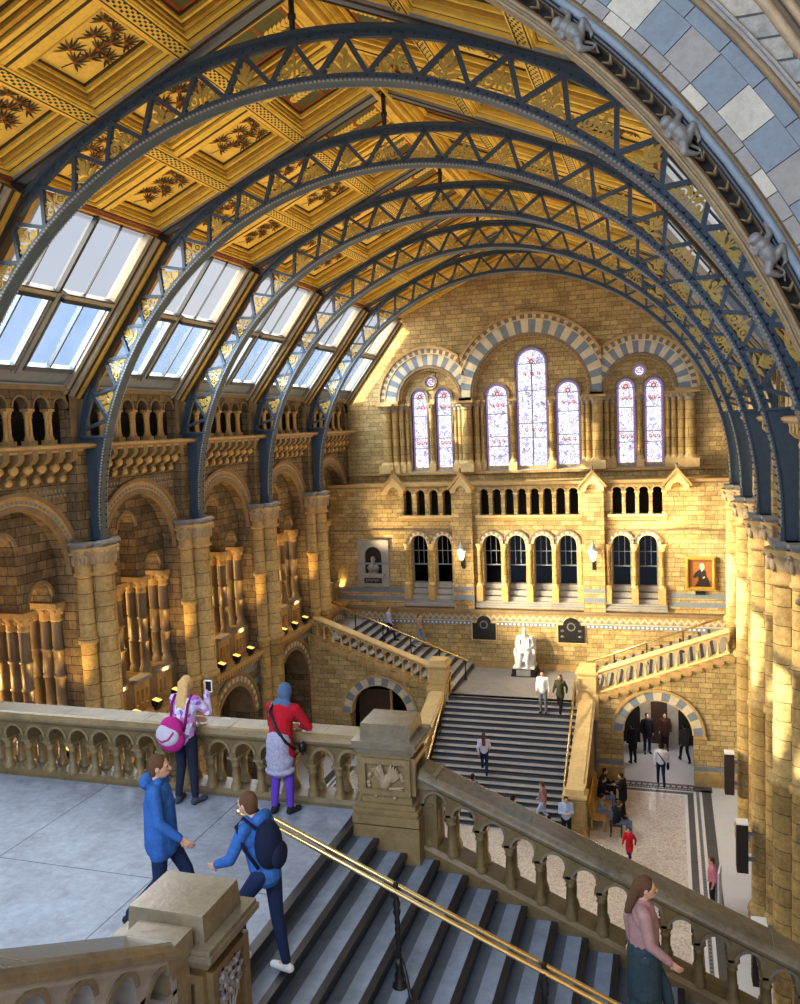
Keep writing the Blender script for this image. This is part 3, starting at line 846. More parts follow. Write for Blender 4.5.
    mb = MB(['landing']); mb.box(-20.5, -16.2, y0, y1, -8.7, -8.5); mb.use('plaster'); mb.box(-20.5, -16.0, y0, y1, -1.2, -1.0); mb.build('gallery_slab', W, mir)
    mb = MB(['plaster']); mb.box(-20.5, -17.6, y0 - .15, y0 + .15, FL, -1.2); mb.build('gallery_cross_wall', W, mir)
    WN[0] += 1
    w = thing('window_%d' % WN[0], None, None, (XC + (14.1 if mir else -14.1), c, -5), kind='structure')
    mb = MB(['daylit']); mb.prism(archpoly(c, .8, -7.3, -4.2), 'x', -20.4, -20.37); mb.build('bright_pane', w, mir)
    mb = MB(['stone_dk']); mb.ring((c, -4.2), .8, .95, 0, PI, 14, -20.4, -20.25, 'x'); mb.box(-20.4, -20.25, c - .95, c - .8, -7.4, -4.2); mb.box(-20.4, -20.25, c + .8, c + .95, -7.4, -4.2)
    mb.box(-20.37, -20.33, c - .025, c + .025, -7.3, -3.4); mb.box(-20.37, -20.33, c - .8, c + .8, -5.6, -5.55); mb.build('window_frame', w, mir)

for mir in (False, True):
    walls[mir] = thing('wall_right' if mir else 'wall_left', 'stone side wall of arches, galleries and blind arcade', None, (XC + (9.2 if mir else -9.2), 20, FL), kind='structure')
    for k in range(0, 6): side_bay(k, mir)
    for i in range(0, 5):
        lb = ('%s clustered column of the %s wall, carrying the %s iron rib' % (['nearest', 'second', 'third', 'fourth', 'farthest'][i], 'sunlit golden' if mir else 'shaded brown', ['nearest', 'second', 'third', 'fourth', 'farthest'][i]))
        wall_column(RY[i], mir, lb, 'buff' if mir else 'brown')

# walls that close the hall beside and behind the viewer, and behind the galleries
for mir in (False, True):
    W = walls[mir]
    x = lambda a: a
    mb = MB(['brown']); mb.box(-16.2, -15.5, -3, 9.4, FL, 8.5) if not mir else mb.box(-17.2, -16.6, -3, 9.4, FL, 8.5); mb.build('near_wall', W, mir)
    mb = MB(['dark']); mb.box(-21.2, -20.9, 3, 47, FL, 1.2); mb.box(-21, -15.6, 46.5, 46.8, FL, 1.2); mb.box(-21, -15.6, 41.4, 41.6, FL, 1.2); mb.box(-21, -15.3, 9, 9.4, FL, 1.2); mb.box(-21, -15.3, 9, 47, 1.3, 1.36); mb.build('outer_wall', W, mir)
mb = MB(['plaster']); mb.box(-17, 6, -3, 8.2, 8.5, 8.7); mb.build('near_ceiling', ceiling)
# ------------------------------------------------------------------ end wall
YL = 39.2            # lower storey stands forward of the window wall
WX = -6.17
wb = thing('wall_back', 'buff brick end wall with three great arches', None, (XC, YW, FL), kind='structure')
SB = [(WX - 4.98, 1.65, 1.2), (WX, 2.87, 1.25), (WX + 4.98, 1.65, 1.2)]
gable = [(-16.4, -2.8), (3.9, -2.8), (3.9, 1.0), (.3, 5.8), (XC, 8.4), (-12.85, 5.8), (-16.4, 1.0)]
mb = MB(['buff']); mb.plate(gable, [archpoly(c, r, -2.35, s, 24) for c, r, s in SB], 'y', YW, YW + .6)
mb.build('window_wall', wb)
mb = MB(['stone']); mb.box(-16.4, 3.9, YL, YW + .6, -3.0, -2.83); mb.build('gallery_deck', wb)

def big_ring(i):
    c, r, s = SB[i]
    mb = MB(['stone'])
    if i == 1: clip = [(1, 0, WX - 3.32), (-1, 0, -(WX + 3.32))]
    else:
        sg = -1 if i == 0 else 1
        clip = [(sg, 0, sg * WX + 3.10)]
    n = 30 if i == 1 else 24
    dy = .14 if i == 1 else .10
    ro = 3.85 if i == 1 else 2.62
    rm = r + (.62 if i == 1 else .58)
    far = None
    cc = (c, s)
    mb.voussoirs(cc, r + .02, rm, n, YW - dy + .04, YW + .02, ['bluegrey', 'cream'], clip=clip)
    mb.voussoirs(cc, rm, rm + .05, 1, YW - dy - .02, YW + .02, ['stone_lt'], sub=36, clip=clip)
    cl2 = list(clip)
    if i != 1:        # hood of the side arches stops against the middle one
        sg = -1 if i == 0 else 1
        cl2 = [(sg, 0, sg * WX + 3.42)]
    mb.voussoirs(cc, rm + .05, ro - .12, n * 2, YW - dy + .02, YW + .02, ['cream', 'stone_dk'], gap=.04, clip=cl2)
    mb.voussoirs(cc, ro - .12, ro, 1, YW - dy - .06, YW + .02, ['stone'], sub=40, clip=cl2)
    mb.use('stone_dk'); mb.ring(cc, r - .10, r + .05, 0, PI, 30, YW - .06, YW + .3)
    mb.use('stone'); mb.ring(cc, r - .2, r - .1, 0, PI, 30, YW + .06, YW + .4)
    mb.use('stone_dk')
    for k in range(44 if i == 1 else 28):
        a = PI * (k + .5) / (44 if i == 1 else 28); mb.ring(cc, r - .16, r - .08, a - .02, a + .02, 1, YW + .0, YW + .08)
    mb.build('striped_arch', wb)
for i in range(3): big_ring(i)

def column(mb, x, y, r, z0, z1, seg=12):
    mb.use('shaft'); mb.lathe((x, y), [(r, z0 + .3), (r * .96, z1 - .34)], seg)
    mb.use('stone_lt'); mb.lathe((x, y), [(r * 1.4, z0 + .14), (r * 1.4, z0 + .2), (r * 1.1, z0 + .26), (r, z0 + .3)], seg)
    mb.box(x - r * 1.5, x + r * 1.5, y - r * 1.5, y + r * 1.5, z0 - .25, z0 + .14)
    mb.use('relief'); mb.lathe((x, y), [(r * .96, z1 - .34), (r * 1.2, z1 - .32), (r * 1.05, z1 - .27), (r * 1.15, z1 - .16), (r * 1.55, z1 - .02), (r * 1.6, z1)], seg)
    for k in range(6): mb.ell((x + r * 1.25 * math.cos(k * PI / 3), y + r * 1.25 * math.sin(k * PI / 3), z1 - .1), (r * .35, r * .35, .08), 6, 4)
    mb.use('stone'); mb.box(x - r * 1.7, x + r * 1.7, y - r * 1.7, y + r * 1.7, z1, z1 + .10)

def light(root, c, r, z0, zs, name='stained_light'):
    """one round-headed stained glass light with its borders and bars"""
    y = YW + .55
    mb = MB(['stained']); mb.prism(archpoly(c, r, z0, zs, 16), 'y', y, y + .02); g = mb.build(name, root)
    mb = MB(['st_blue'])
    mb.ring((c, zs), r - .10, r, 0, PI, 16, y - .01, y); mb.box(c - r, c - r + .09, y - .01, y, z0, zs); mb.box(c + r - .09, c + r, y - .01, y, z0, zs)
    mb.use('st_red')
    n = int((zs - z0) / .17)
    for i in range(n):
        for sg in (-1, 1): mb.box(c + sg * (r - .045) - .025, c + sg * (r - .045) + .025, y - .016, y - .011, z0 + .17 * i + .05, z0 + .17 * i + .11)
    for i in range(9):
        a = PI * (i + .5) / 9; mb.ring((c, zs), r - .075, r - .025, a - .05, a + .05, 1, y - .016, y - .011)
    mb.build('glass_border', root)
    mb = MB(['st_red'])
    mb.ring((c, zs + r * .15), .05, .13, 0, 2 * PI, 10, y - .016, y - .011)
    for k in range(8):
        a = k * PI / 4; mb.ring((c + .17 * math.cos(a), zs + r * .15 + .17 * math.sin(a)), .0, .03, 0, 2 * PI, 6, y - .016, y - .011)
    for zz in (zs - .45, z0 + (zs - z0) * .36):
        for k in range(-1, 2):
            mb.ring((c + k * r * .45, zz), .04, .075, 0, 2 * PI, 8, y - .016, y - .011)
            mb.prism(leaf_shape(None, (c + k * r * .45, zz - .12), .6, .16, .03, 4), 'y', y - .016, y - .011)
    mb.build('glass_rosette', root)
    mb = MB(['bluegrey'])
    for f in (.0, .28, .42, .74, 1.): mb.box(c - r, c + r, y - .03, y - .005, z0 + (zs - z0) * f - .018, z0 + (zs - z0) * f + .018)
    if r > .6: mb.box(c - .03, c + .03, y - .03, y - .005, z0, zs)
    mb.build('saddle_bar', root)
    mb = MB(['stone_dk']); mb.ring((c, zs), r, r + .1, 0, PI, 16, YW + .26, YW + .56); mb.box(c - r - .07, c - r, YW + .3, YW + .56, z0, zs); mb.box(c + r, c + r + .07, YW + .3, YW + .56, z0, zs)
    mb.use('sill'); mb.hexa([(c - r - .1, YW - .02, z0 - .30), (c + r + .1, YW - .02, z0 - .30), (c + r + .1, YW + .6, z0 - .30), (c - r - .1, YW + .6, z0 - .30), (c - r - .1, YW - .02, z0 - .22), (c + r + .1, YW - .02, z0 - .22), (c + r + .1, YW + .6, z0), (c - r - .1, YW + .6, z0)])
    mb.build('window_surround', root)

def end_window(i, lights, roundel, cols, mids):
    WN[0] += 1
    c, r, s = SB[i]
    w = thing('window_%d' % WN[0], None, None, (c, YW, -2.3), kind='structure')
    holes = [archpoly(cc, rr, z0, zs, 16) for cc, rr, z0, zs in lights]
    if roundel: holes.append([(c + .27 * math.cos(2 * PI * k / 16), 2.08 + .27 * math.sin(2 * PI * k / 16)) for k in range(16)])
    mb = MB(['buff']); mb.plate(archpoly(c, r + .05, -2.55, s, 24), holes, 'y', YW + .34, YW + .62); mb.build('window_back', w)
    for l in lights: light(w, *l)
    if roundel:
        mb = MB(['stained']); mb.ring((c, 2.08), 0.0, .27, 0, 2 * PI, 18, YW + .5, YW + .52); mb.use('st_blue'); mb.ring((c, 2.08), .19, .27, 0, 2 * PI, 18, YW + .48, YW + .5)
        mb.use('st_red')
        for k in range(6): mb.ring((c + .1 * math.cos(k * PI / 3), 2.08 + .1 * math.sin(k * PI / 3)), 0, .035, 0, 2 * PI, 8, YW + .48, YW + .495)
        mb.use('stone'); mb.ring((c, 2.08), .27, .36, 0, 2 * PI, 18, YW + .28, YW + .5); mb.build('roundel', w)
    for x, y, rr in cols + mids:
        mb = MB(['shaft']); column(mb, x, y, rr, -2.1, .98 if True else 1); mb.build('window_shaft', w)
    mb = MB(['stone'])
    for sg, e in ((1, c - r), (-1, c + r)):
        a, b = sorted((e - sg * .55, e + sg * .12)); mb.box(a, b, YW - .34, YW + .3, 1.08, 1.2)
    mb.build('impost', w)
for i, sg in ((0, -1), (2, 1)):
    c = SB[i][0]
    end_window(i, [(c - .62, .41, -2.17, 1.33), (c + .62, .41, -2.17, 1.33)], True,
               [(c + sg * 1.5, YW + .12, .12), (c + sg * 1.82, YW - .02, .16), (c + sg * 2.2, YW - .16, .24), (c - sg * 1.5, YW + .12, .12)],
               [(c, YW + .3, .12), (c - 1.25, YW + .3, .11), (c + 1.25, YW + .3, .11)])
c = WX
end_window(1, [(c, .74, -2.2, 2.71), (c - 1.70, .56, -2.17, 1.27), (c + 1.70, .56, -2.17, 1.27)], False,
           [(c - 2.66, YW + .12, .13), (c + 2.66, YW + .12, .13), (c - 3.1, YW - .16, .24), (c + 3.1, YW - .16, .24)],
           [(c - .94, YW + .3, .13), (c + .94, YW + .3, .13), (c - 2.42, YW + .3, .10), (c + 2.42, YW + .3, .10)])
mb = MB(['buff']); mb.box(-16.4, 3.9, YW - .04, YW + .02, -2.83, -2.42); mb.use('stone'); mb.box(-16.4, 3.9, YW - .3, YW + .02, -2.46, -2.36); mb.build('window_plinth', wb)
mb = MB(['stone']); mb.box(-14.1, -12.9, YW - .14, YW, 1.08, 1.2); mb.box(.55, 1.4, YW - .14, YW, 1.08, 1.2); mb.build('impost_band', wb)

# lower storey: arcaded gallery, dark windows, sloping sills
def grid(a, b, n): return [a + (b - a) * (i + .5) / n for i in range(n)]
ARC = [(-12.3, -9.7, 4), (-8.52, -3.8, 8), (-2.47, -.16, 4)]
LOW = [[-11.5, -10.3], [-7.93, -6.76, -5.56, -4.42], [-2.03, -.88]]
holes = []
for a, b, n in ARC: holes += [archpoly(x, .21, -4.33, -3.32, 10) for x in grid(a, b, n)]
for g in LOW: holes += [archpoly(x, .42, -8.7, -5.68, 14) for x in g]
mb = MB(['buff']); mb.plate(rect(-16.4, 3.9, -8.8, -2.83), holes, 'y', YL, YL + .45); mb.build('lower_wall', wb)
mb = MB(['buff']); mb.box(-16.4, 3.9, YL, YL + .5, FL, -8.8); mb.build('base_wall', wb)
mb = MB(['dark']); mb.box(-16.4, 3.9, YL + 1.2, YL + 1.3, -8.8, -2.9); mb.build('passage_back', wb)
for a, b, n in ARC:
    for x in [a + (b - a) * i / n for i in range(n + 1)]:
        mb = MB(['stone_lt'])
        for yy in (YL + .08, YL + .3): mb.lathe((x, yy), [(.095, -4.33), (.095, -4.26), (.062, -4.2), (.055, -3.58), (.08, -3.55), (.062, -3.5), (.105, -3.36)], 8)
        mb.box(x - .11, x + .11, YL - .05, YL + .42, -3.37, -3.30); mb.build('gallery_colonnette', wb)
    mb = MB(['stone_lt']); mb.box(a - .12, b + .12, YL - .12, YL + .4, -4.45, -4.33); mb.use('stone'); mb.box(a - .12, b + .12, YL - .06, YL, -4.6, -4.45)
    mb.use('stone')
    for x in grid(a, b, n): mb.ring((x, -3.32), .21, .27, 0, PI, 10, YL - .04, YL + .02)
    mb.build('gallery_sill', wb)
for gi, g in enumerate(LOW):
    for x in g:
        WN[0] += 1
        w = thing('window_%d' % WN[0], None, None, (x, YL, -7.6), kind='structure')
        mb = MB(['win_dark']); mb.prism(archpoly(x, .40, -7.6, -5.68, 12), 'y', YL + .42, YL + .44); mb.build('dark_pane', w)
        mb = MB(['bluegrey']); mb.box(x - .4, x + .4, YL + .39, YL + .42, -6.78, -6.72); mb.box(x - .4, x + .4, YL + .39, YL + .42, -6.1, -6.07)
        for q in (-.13, .13): mb.box(x + q - .012, x + q + .012, YL + .4, YL + .42, -6.72, -5.3)
        mb.ring((x, -5.68), .36, .42, 0, PI, 12, YL + .38, YL + .44); mb.box(x - .42, x - .37, YL + .38, YL + .44, -7.6, -5.68); mb.box(x + .37, x + .42, YL + .38, YL + .44, -7.6, -5.68)
        mb.build('window_frame', w)
        mb = MB(['sill'])
        for k in range(4):
            mb.hexa([(x - .52, YL + .40 - .12 * k - .13, -7.88 - .28 * k), (x + .52, YL + .40 - .12 * k - .13, -7.88 - .28 * k), (x + .52, YL + .5, -7.88 - .28 * k), (x - .52, YL + .5, -7.88 - .28 * k),
                     (x - .52, YL + .40 - .12 * k - .08, -7.66 - .28 * k), (x + .52, YL + .40 - .12 * k - .08, -7.66 - .28 * k), (x + .52, YL + .5, -7.60 - .28 * k), (x - .52, YL + .5, -7.60 - .28 * k)])
        mb.build('window_sill', w)
        mb = MB(['stone']); mb.voussoirs((x, -5.68), .43, .56, 13, YL - .05, YL + .01, ['cream', 'bluegrey']); mb.use('stone_dk'); mb.ring((x, -5.68), .56, .63, 0, PI, 14, YL - .09, YL + .01)
        mb.use('stone_lt'); mb.ring((x, -5.68), .40, .44, 0, PI, 14, YL - .07, YL + .2)
        mb.build('window_arch', w)
    e = .6
    for x in [g[0] - e] + [(p + q) / 2 for p, q in zip(g, g[1:])] + [g[-1] + e]:
        mb = MB(['shaft']); mb.lathe((x, YL - .03), [(.105, -7.55), (.098, -6.0)], 10)
        mb.use('stone_lt'); mb.lathe((x, YL - .03), [(.098, -6.0), (.12, -5.98), (.11, -5.92), (.18, -5.74), (.18, -5.68)], 10); mb.lathe((x, YL - .03), [(.16, -7.66), (.16, -7.6), (.12, -7.55)], 10)
        mb.use('stone'); mb.box(x - .15, x + .15, YL - .2, YL + .1, -8.4, -7.66); mb.build('window_shaft', wb)
    mb = MB(['sill'])
    for k in range(3): mb.box(g[0] - .8, g[-1] + .8, YL - .08 - .07 * k, YL + .05, -8.5 - .1 * k, -8.4 - .1 * k)
    mb.build('stepped_sill', wb)
for x0, x1 in ((-9.76, -8.79), (-3.72, -2.75), (-12.95, -12.25), (.05, .72)):
    if x1 - x0 > .8:
        mb = MB(['buff']); mb.box(x0, x1, YL - .24, YL + .1, -8.8, -2.95); mb.use('bluegrey'); mb.box(x0 - .005, x1 + .005, YL - .25, YL, -8.35, -8.12); mb.box(x0 - .005, x1 + .005, YL - .25, YL, -7.9, -7.72); mb.build('wall_pier', wb)
    c = (x0 + x1) / 2
    mb = MB(['stone'])     # little gabled hood
    y = YL - .34
    mb.prism([(c - .62, -3.0), (c, -2.28), (c + .62, -3.0), (c + .62, -3.12), (c, -2.44), (c - .62, -3.12)], 'y', y - .06, YL + .02)
    mb.use('stone_lt'); mb.prism([(c - .5, -3.05), (c, -2.44), (c + .5, -3.05), (c + .5, -3.25), (c + .27, -3.25)] + [(c + .27 * math.cos(PI * k / 8), -3.2 + .27 * math.sin(PI * k / 8)) for k in range(9)] + [(c - .27, -3.25), (c - .5, -3.25)], 'y', y, YL + .02)
    mb.use('stone_dk'); mb.ell((c, y, -2.2), (.07, .07, .14), 8, 6)
    mb.build('gabled_hood', wb)
mb = MB(['stone']); mb.box(-16.4, 3.9, YL - .14, YL + .02, -2.92, -2.80); mb.use('stone_dk'); mb.box(-16.4, 3.9, YL - .06, YL + .02, -3.0, -2.92)
mb.build('string_course', wb)
mb = MB(['stone_dk']); mb.box(-16.4, -9.76, YL - .06, YL, -5.1, -5.02); mb.box(-2.75, 3.9, YL - .06, YL, -5.1, -5.02); mb.box(-8.79, -3.72, YL - .06, YL, -5.02, -4.97) if False else None
mb.build('string_course', wb)
mb = MB(['bluegrey'])
for a, b in ((-16.4, -12.3), (0.0, 3.9)):
    for z in (-8.0, -8.4): mb.box(a, b, YL - .012, YL, z - .11, z + .11)
mb.build('striped_band', wb)
mb = MB(['stone_dk']); mb.box(-16.4, 3.9, YL - .34, YL + .1, -8.92, -8.78); mb.use('stone'); mb.box(-16.4, 3.9, YL - .2, YL + .1, -9.02, -8.92); mb.build('cornice', wb)
# zigzag and chequer frieze
mb = MB(['stone']); mb.box(-16.4, 3.9, YL - .02, YL, -9.60, -9.02); mb.use('cream'); mb.box(-16.4, 3.9, YL - .024, YL - .01, -9.42, -9.37)
mb.use('bluegrey'); mb.box(-16.4, 3.9, YL - .025, YL, -9.60, -9.42)
for i in range(64):
    x = -16.2 + i * .312
    mb.use('cream'); mb.add([(x, YL - .028, -9.36), (x + .156, YL - .028, -9.17), (x + .312, YL - .028, -9.36), (x + .312, YL - .028, -9.23), (x + .156, YL - .028, -9.04), (x, YL - .028, -9.23)], [(0, 1, 4, 5), (1, 2, 3, 4)], False); mb.use('bluegrey'); mb.add([(x + .09, YL - .027, -9.36), (x + .222, YL - .027, -9.36), (x + .156, YL - .027, -9.24)], [(0, 1, 2)], False)
mb.use('white')
for i in range(100):
    x = -16.2 + i * .2; mb.add([(x, YL - .03, -9.55), (x + .09, YL - .03, -9.55), (x + .09, YL - .03, -9.47), (x, YL - .03, -9.47)], [(0, 1, 2, 3)], False)
mb.build('frieze_pattern', wb)
mb = MB(['stone']); mb.box(-9.0, -3.4, YL - .12, YL + .1, -11.63, -11.35); mb.build('wall_plinth', wb)

# ------------------------------------------------------------------ floor of the hall
fl = thing('floor', 'speckled mosaic hall floor with banded borders', None, (XC, 25, FL), kind='structure')
mb = MB(['fl_pale']); mb.box(-21, 9, 3, 46, FL - .3, FL - .004); mb.build('aisle_floor', fl)
mb = MB(['terrazzo']); mb.box(-13.0, .46, 6, 33.55, FL - .1, FL); mb.build('mosaic_field', fl)
def strip(name, x0, x1, y0, y1, m, dz=.0):
    mb = MB([m]); mb.box(x0, x1, y0, y1, FL - .1, FL + dz); return mb.build(name, fl)
for sx in (0, 1):
    f = (lambda x: x) if not sx else (lambda x: 2 * XC - x)
    for a, b, m in ((.46, .58, 'fl_white'), (.58, .80, 'fl_dark'), (.80, .90, 'fl_white'), (.90, 1.02, 'fl_grey'), (1.02, 1.12, 'fl_white'), (1.12, 1.46, 'fl_dark')):
        u, v = sorted((f(a), f(b))); strip('border_strip', u, v, 6, 33.55 + (a - .46), m)
    mb = MB(['fl_dark'])
    for i in range(150):
        y = 8 + i * .17
        u, v = sorted((f(.925), f(.995))); mb.box(u, v, y, y + .09, FL - .01, FL + .003)
    mb.use('fl_white')
    mb.build('border_dot', fl)
for a, b, m in ((33.55, 33.67, 'fl_white'), (33.67, 33.9, 'fl_dark'), (33.9, 34.0, 'fl_white'), (34.0, 34.6, 'fl_dark')):
    strip('border_strip', -13.0, .46 + (a - 33.55) + (b - a), a, b, m)
mb = MB(['fl_white'])
for i in range(34):
    x = -2.9 + i * .11
    mb.box(x, x + .055, 34.1, 34.16, FL - .01, FL + .003)
    if i % 2: mb.ring((x, 34.36), .035, .075, 0, 2 * PI, 8, FL - .01, FL + .003, 'z')
mb.build('border_dot', fl)

# ------------------------------------------------------------------ grand staircase at the far end
YS = 34.6; ZL = -11.63
SX0, SX1 = -9.15, -3.58
gs = thing('grand_staircase', 'broad grey stone staircase rising to the white statue on its landing', 'staircase', (XC, 32, FL))
NS = 19; RS = (ZL - FL) / NS; TR = (YS - 29.4) / (NS - 1)
for k in range(NS):
    y = 29.4 + TR * k; z = FL + RS * (k + 1)
    mb = MB(['slate_mid'])
    y1 = y + TR + .3 if k < NS - 1 else y + .4
    mb.box(SX0, SX1, y + .03, y1, FL if k < 2 else z - RS * 2, z - .045)
    mb.use('step_lt'); mb.box(SX0, SX1, y + .02, y1, z - .045, z)
    mb.use('nosing'); mb.box(SX0, SX1, y - .02, y + .035, z - .05, z + .002)
    mb.build('step', gs)
mb = MB(['sill']); mb.box(-9.9, -2.9, YS + .1, YL, ZL - .3, ZL); mb.use('landing'); mb.box(-9.9, -2.9, YS + .1, YL, FL, ZL - .3); mb.build('landing_slab', gs)
def side_flight(sg):
    n = 14
    fl_ = thing('side_staircase', 'grey stone side flight climbing from the statue landing towards the %s' % ('portrait wall' if sg > 0 else 'niche with the bust'), 'staircase', (XC + sg * 5.5, 37, ZL))
    for k in range(n):
        x = (-3.6 if sg > 0 else -8.95) + sg * .40 * k; z = ZL + .155 * (k + 1)
        x1 = x + sg * (.40 + .2 if k < n - 1 else 2.5)
        a, b = sorted((x + sg * .03, x1)); mb = MB(['slate_mid']); mb.box(a, b, YS + .5, YL, z - .5, z - .04)
        mb.use('step_lt'); mb.box(a, b, YS + .5, YL, z - .04, z)
        a, b = sorted((x - sg * .02, x + sg * .10)); mb.use('nosing'); mb.box(a, b, YS + .5, YL, z - .05, z + .002)
        mb.build('step', fl_)
    return fl_
side_flight(1); side_flight(-1)

def sloped_wall(sg):
    """the wall that carries a side flight: an arched doorway below, corbelled steps above"""
    st = 'buff'
    xa = -2.9 if sg > 0 else -9.9; xb = 2.7 if sg > 0 else -15.5
    za = -11.20; zb = za + .37 * abs(xb - xa)
    cx = -.5 if sg > 0 else -12.25
    r, s = 1.36, -12.65
    p = [(xa, FL)]
    pts = [(cx - sg * r, FL), (cx - sg * r, s)] + [(cx + sg * r * math.cos(PI - PI * i / 18), s + r * math.sin(PI - PI * i / 18)) for i in range(1, 18)] + [(cx + sg * r, s), (cx + sg * r, FL)]
    p += pts + [(xb, FL), (xb, zb), (xa, za)]
    w = thing('wall_stair_right' if sg > 0 else 'wall_stair_left', 'brick wall under the side flight with a striped arch', None, (cx, YS, FL), kind='structure')
    mb = MB([st]); mb.prism(p, 'y', YS, YS + .55); mb.build('stair_wall', w)
    WN[0] += 0
    mb = MB(['cream']); mb.voussoirs((cx, s), r, r + .34, 15, YS - .05, YS + .02, ['bluegrey', 'cream']); mb.use('stone'); mb.ring((cx, s), r + .34, r + .44, 0, PI, 22, YS - .09, YS + .02)
    mb.use('stone_lt'); mb.ring((cx, s), r - .05, r, 0, PI, 22, YS - .02, YS + .5)
    mb.build('door_1' if sg > 0 else 'door_2', w)
    mb = MB(['stone'])
    for a, b in ((cx - r - .5, cx - r), (cx + r, cx + r + .5)): mb.box(a, b, YS - .1, YS + .3, s - .12, s)
    mb.build('impost', w)
    mb = MB(['bluegrey'])
    for a, b in ((min(xa, cx - r) if sg > 0 else xb, cx - r), (cx + r, xb if sg > 0 else xa)): mb.box(a, b, YS - .012, YS, FL + .62, FL + .8)
    mb.use('stone')
    for a, b in ((xa if sg > 0 else xb, cx - r), (cx + r, xb if sg > 0 else xa)): mb.box(a, b, YS - .08, YS, FL, FL + .5)
    mb.build('striped_band', w)
    # corbelled stepping under the balustrade
    mb = MB(['stone'])
    for k in range(13):
        x = xa + sg * (.1 + .40 * k); a, b = sorted((x, x + sg * .40)); z = za + .37 * .40 * k + .06
        mb.box(a, b, YS - .10, YS + .1, z - .22, z); mb.box(a + .04, b - .04, YS - .05, YS + .1, z - .30, z - .22)
    mb.build('stepped_corbel', w)
    # passage behind the doorway
    mb = MB(['plaster' if sg < 0 else 'white'])
    mb.use('darkbrown' if sg < 0 else 'cream'); mb.box(cx - 2.2, cx + 2.2, YL - .3, YL, FL, -11.9); mb.box(cx - 2.3, cx - 2.1, YS + .5, YL, FL, -11.9); mb.box(cx + 2.1, cx + 2.3, YS + .5, YL, FL, -11.9)
    mb.box(cx - 2.3, cx + 2.3, YS + .5, YL, -11.7, -11.6) if False else None
    mb.build('passage_wall', w)
    if sg > 0:
        mb = MB(['darkbrown']); mb.box(cx - .35, cx + .35, YL - .34, YL - .3, FL, -12.3); mb.use('dark'); mb.prism(archpoly(cx - 1.2, .38, FL, -13.2), 'y', YL - .34, YL - .3); mb.prism(archpoly(cx + 1.2, .38, FL, -13.2), 'y', YL - .34, YL - .3)
        mb.use('cream'); mb.box(cx - 1.0, cx + 1.0, YS + .3, YS + .34, -11.75, -11.55) if False else None
        mb.build('passage_opening', w)
    else:
        mb = MB(['oak']); mb.box(cx + .1, cx + .22, YS + 1.2, YS + 1.3, FL, -11.9); mb.use('darkbrown'); mb.box(cx - 1.4, cx + .1, YS + 1.2, YS + 1.26, FL, -11.9); mb.box(cx + .22, cx + 1.4, YS + 1.2, YS + 1.26, FL, -12.9)
        mb.build('timber_screen', w)
sloped_wall(1); sloped_wall(-1)
# ------------------------------------------------------------------ balustrades
class Frame:
    """S runs along the foot of the balustrade, W across it, Z up from the foot of its start"""
    def __init__(f, A, Bp):
        f.A = Vector(A); f.L = math.hypot(Bp[0] - A[0], Bp[1] - A[1]); f.m = (Bp[2] - A[2]) / f.L
        f.dx = (Bp[0] - A[0]) / f.L; f.dy = (Bp[1] - A[1]) / f.L
    def P(f, s, w, z): return (f.A.x + f.dx * s - f.dy * w, f.A.y + f.dy * s + f.dx * w, f.A.z + z)
    def Q(f, s, w, v): return f.P(s, w, f.m * s + v)

def profile_run(mb, fr, prof, s0, s1):
    k = len(prof)
    mb.add([fr.Q(s0, w, v) for w, v in prof] + [fr.Q(s1, w, v) for w, v in prof],
           [tuple(range(k - 1, -1, -1)), tuple(range(k, 2 * k))] + [(i, (i + 1) % k, k + (i + 1) % k, k + i) for i in range(k)], False)

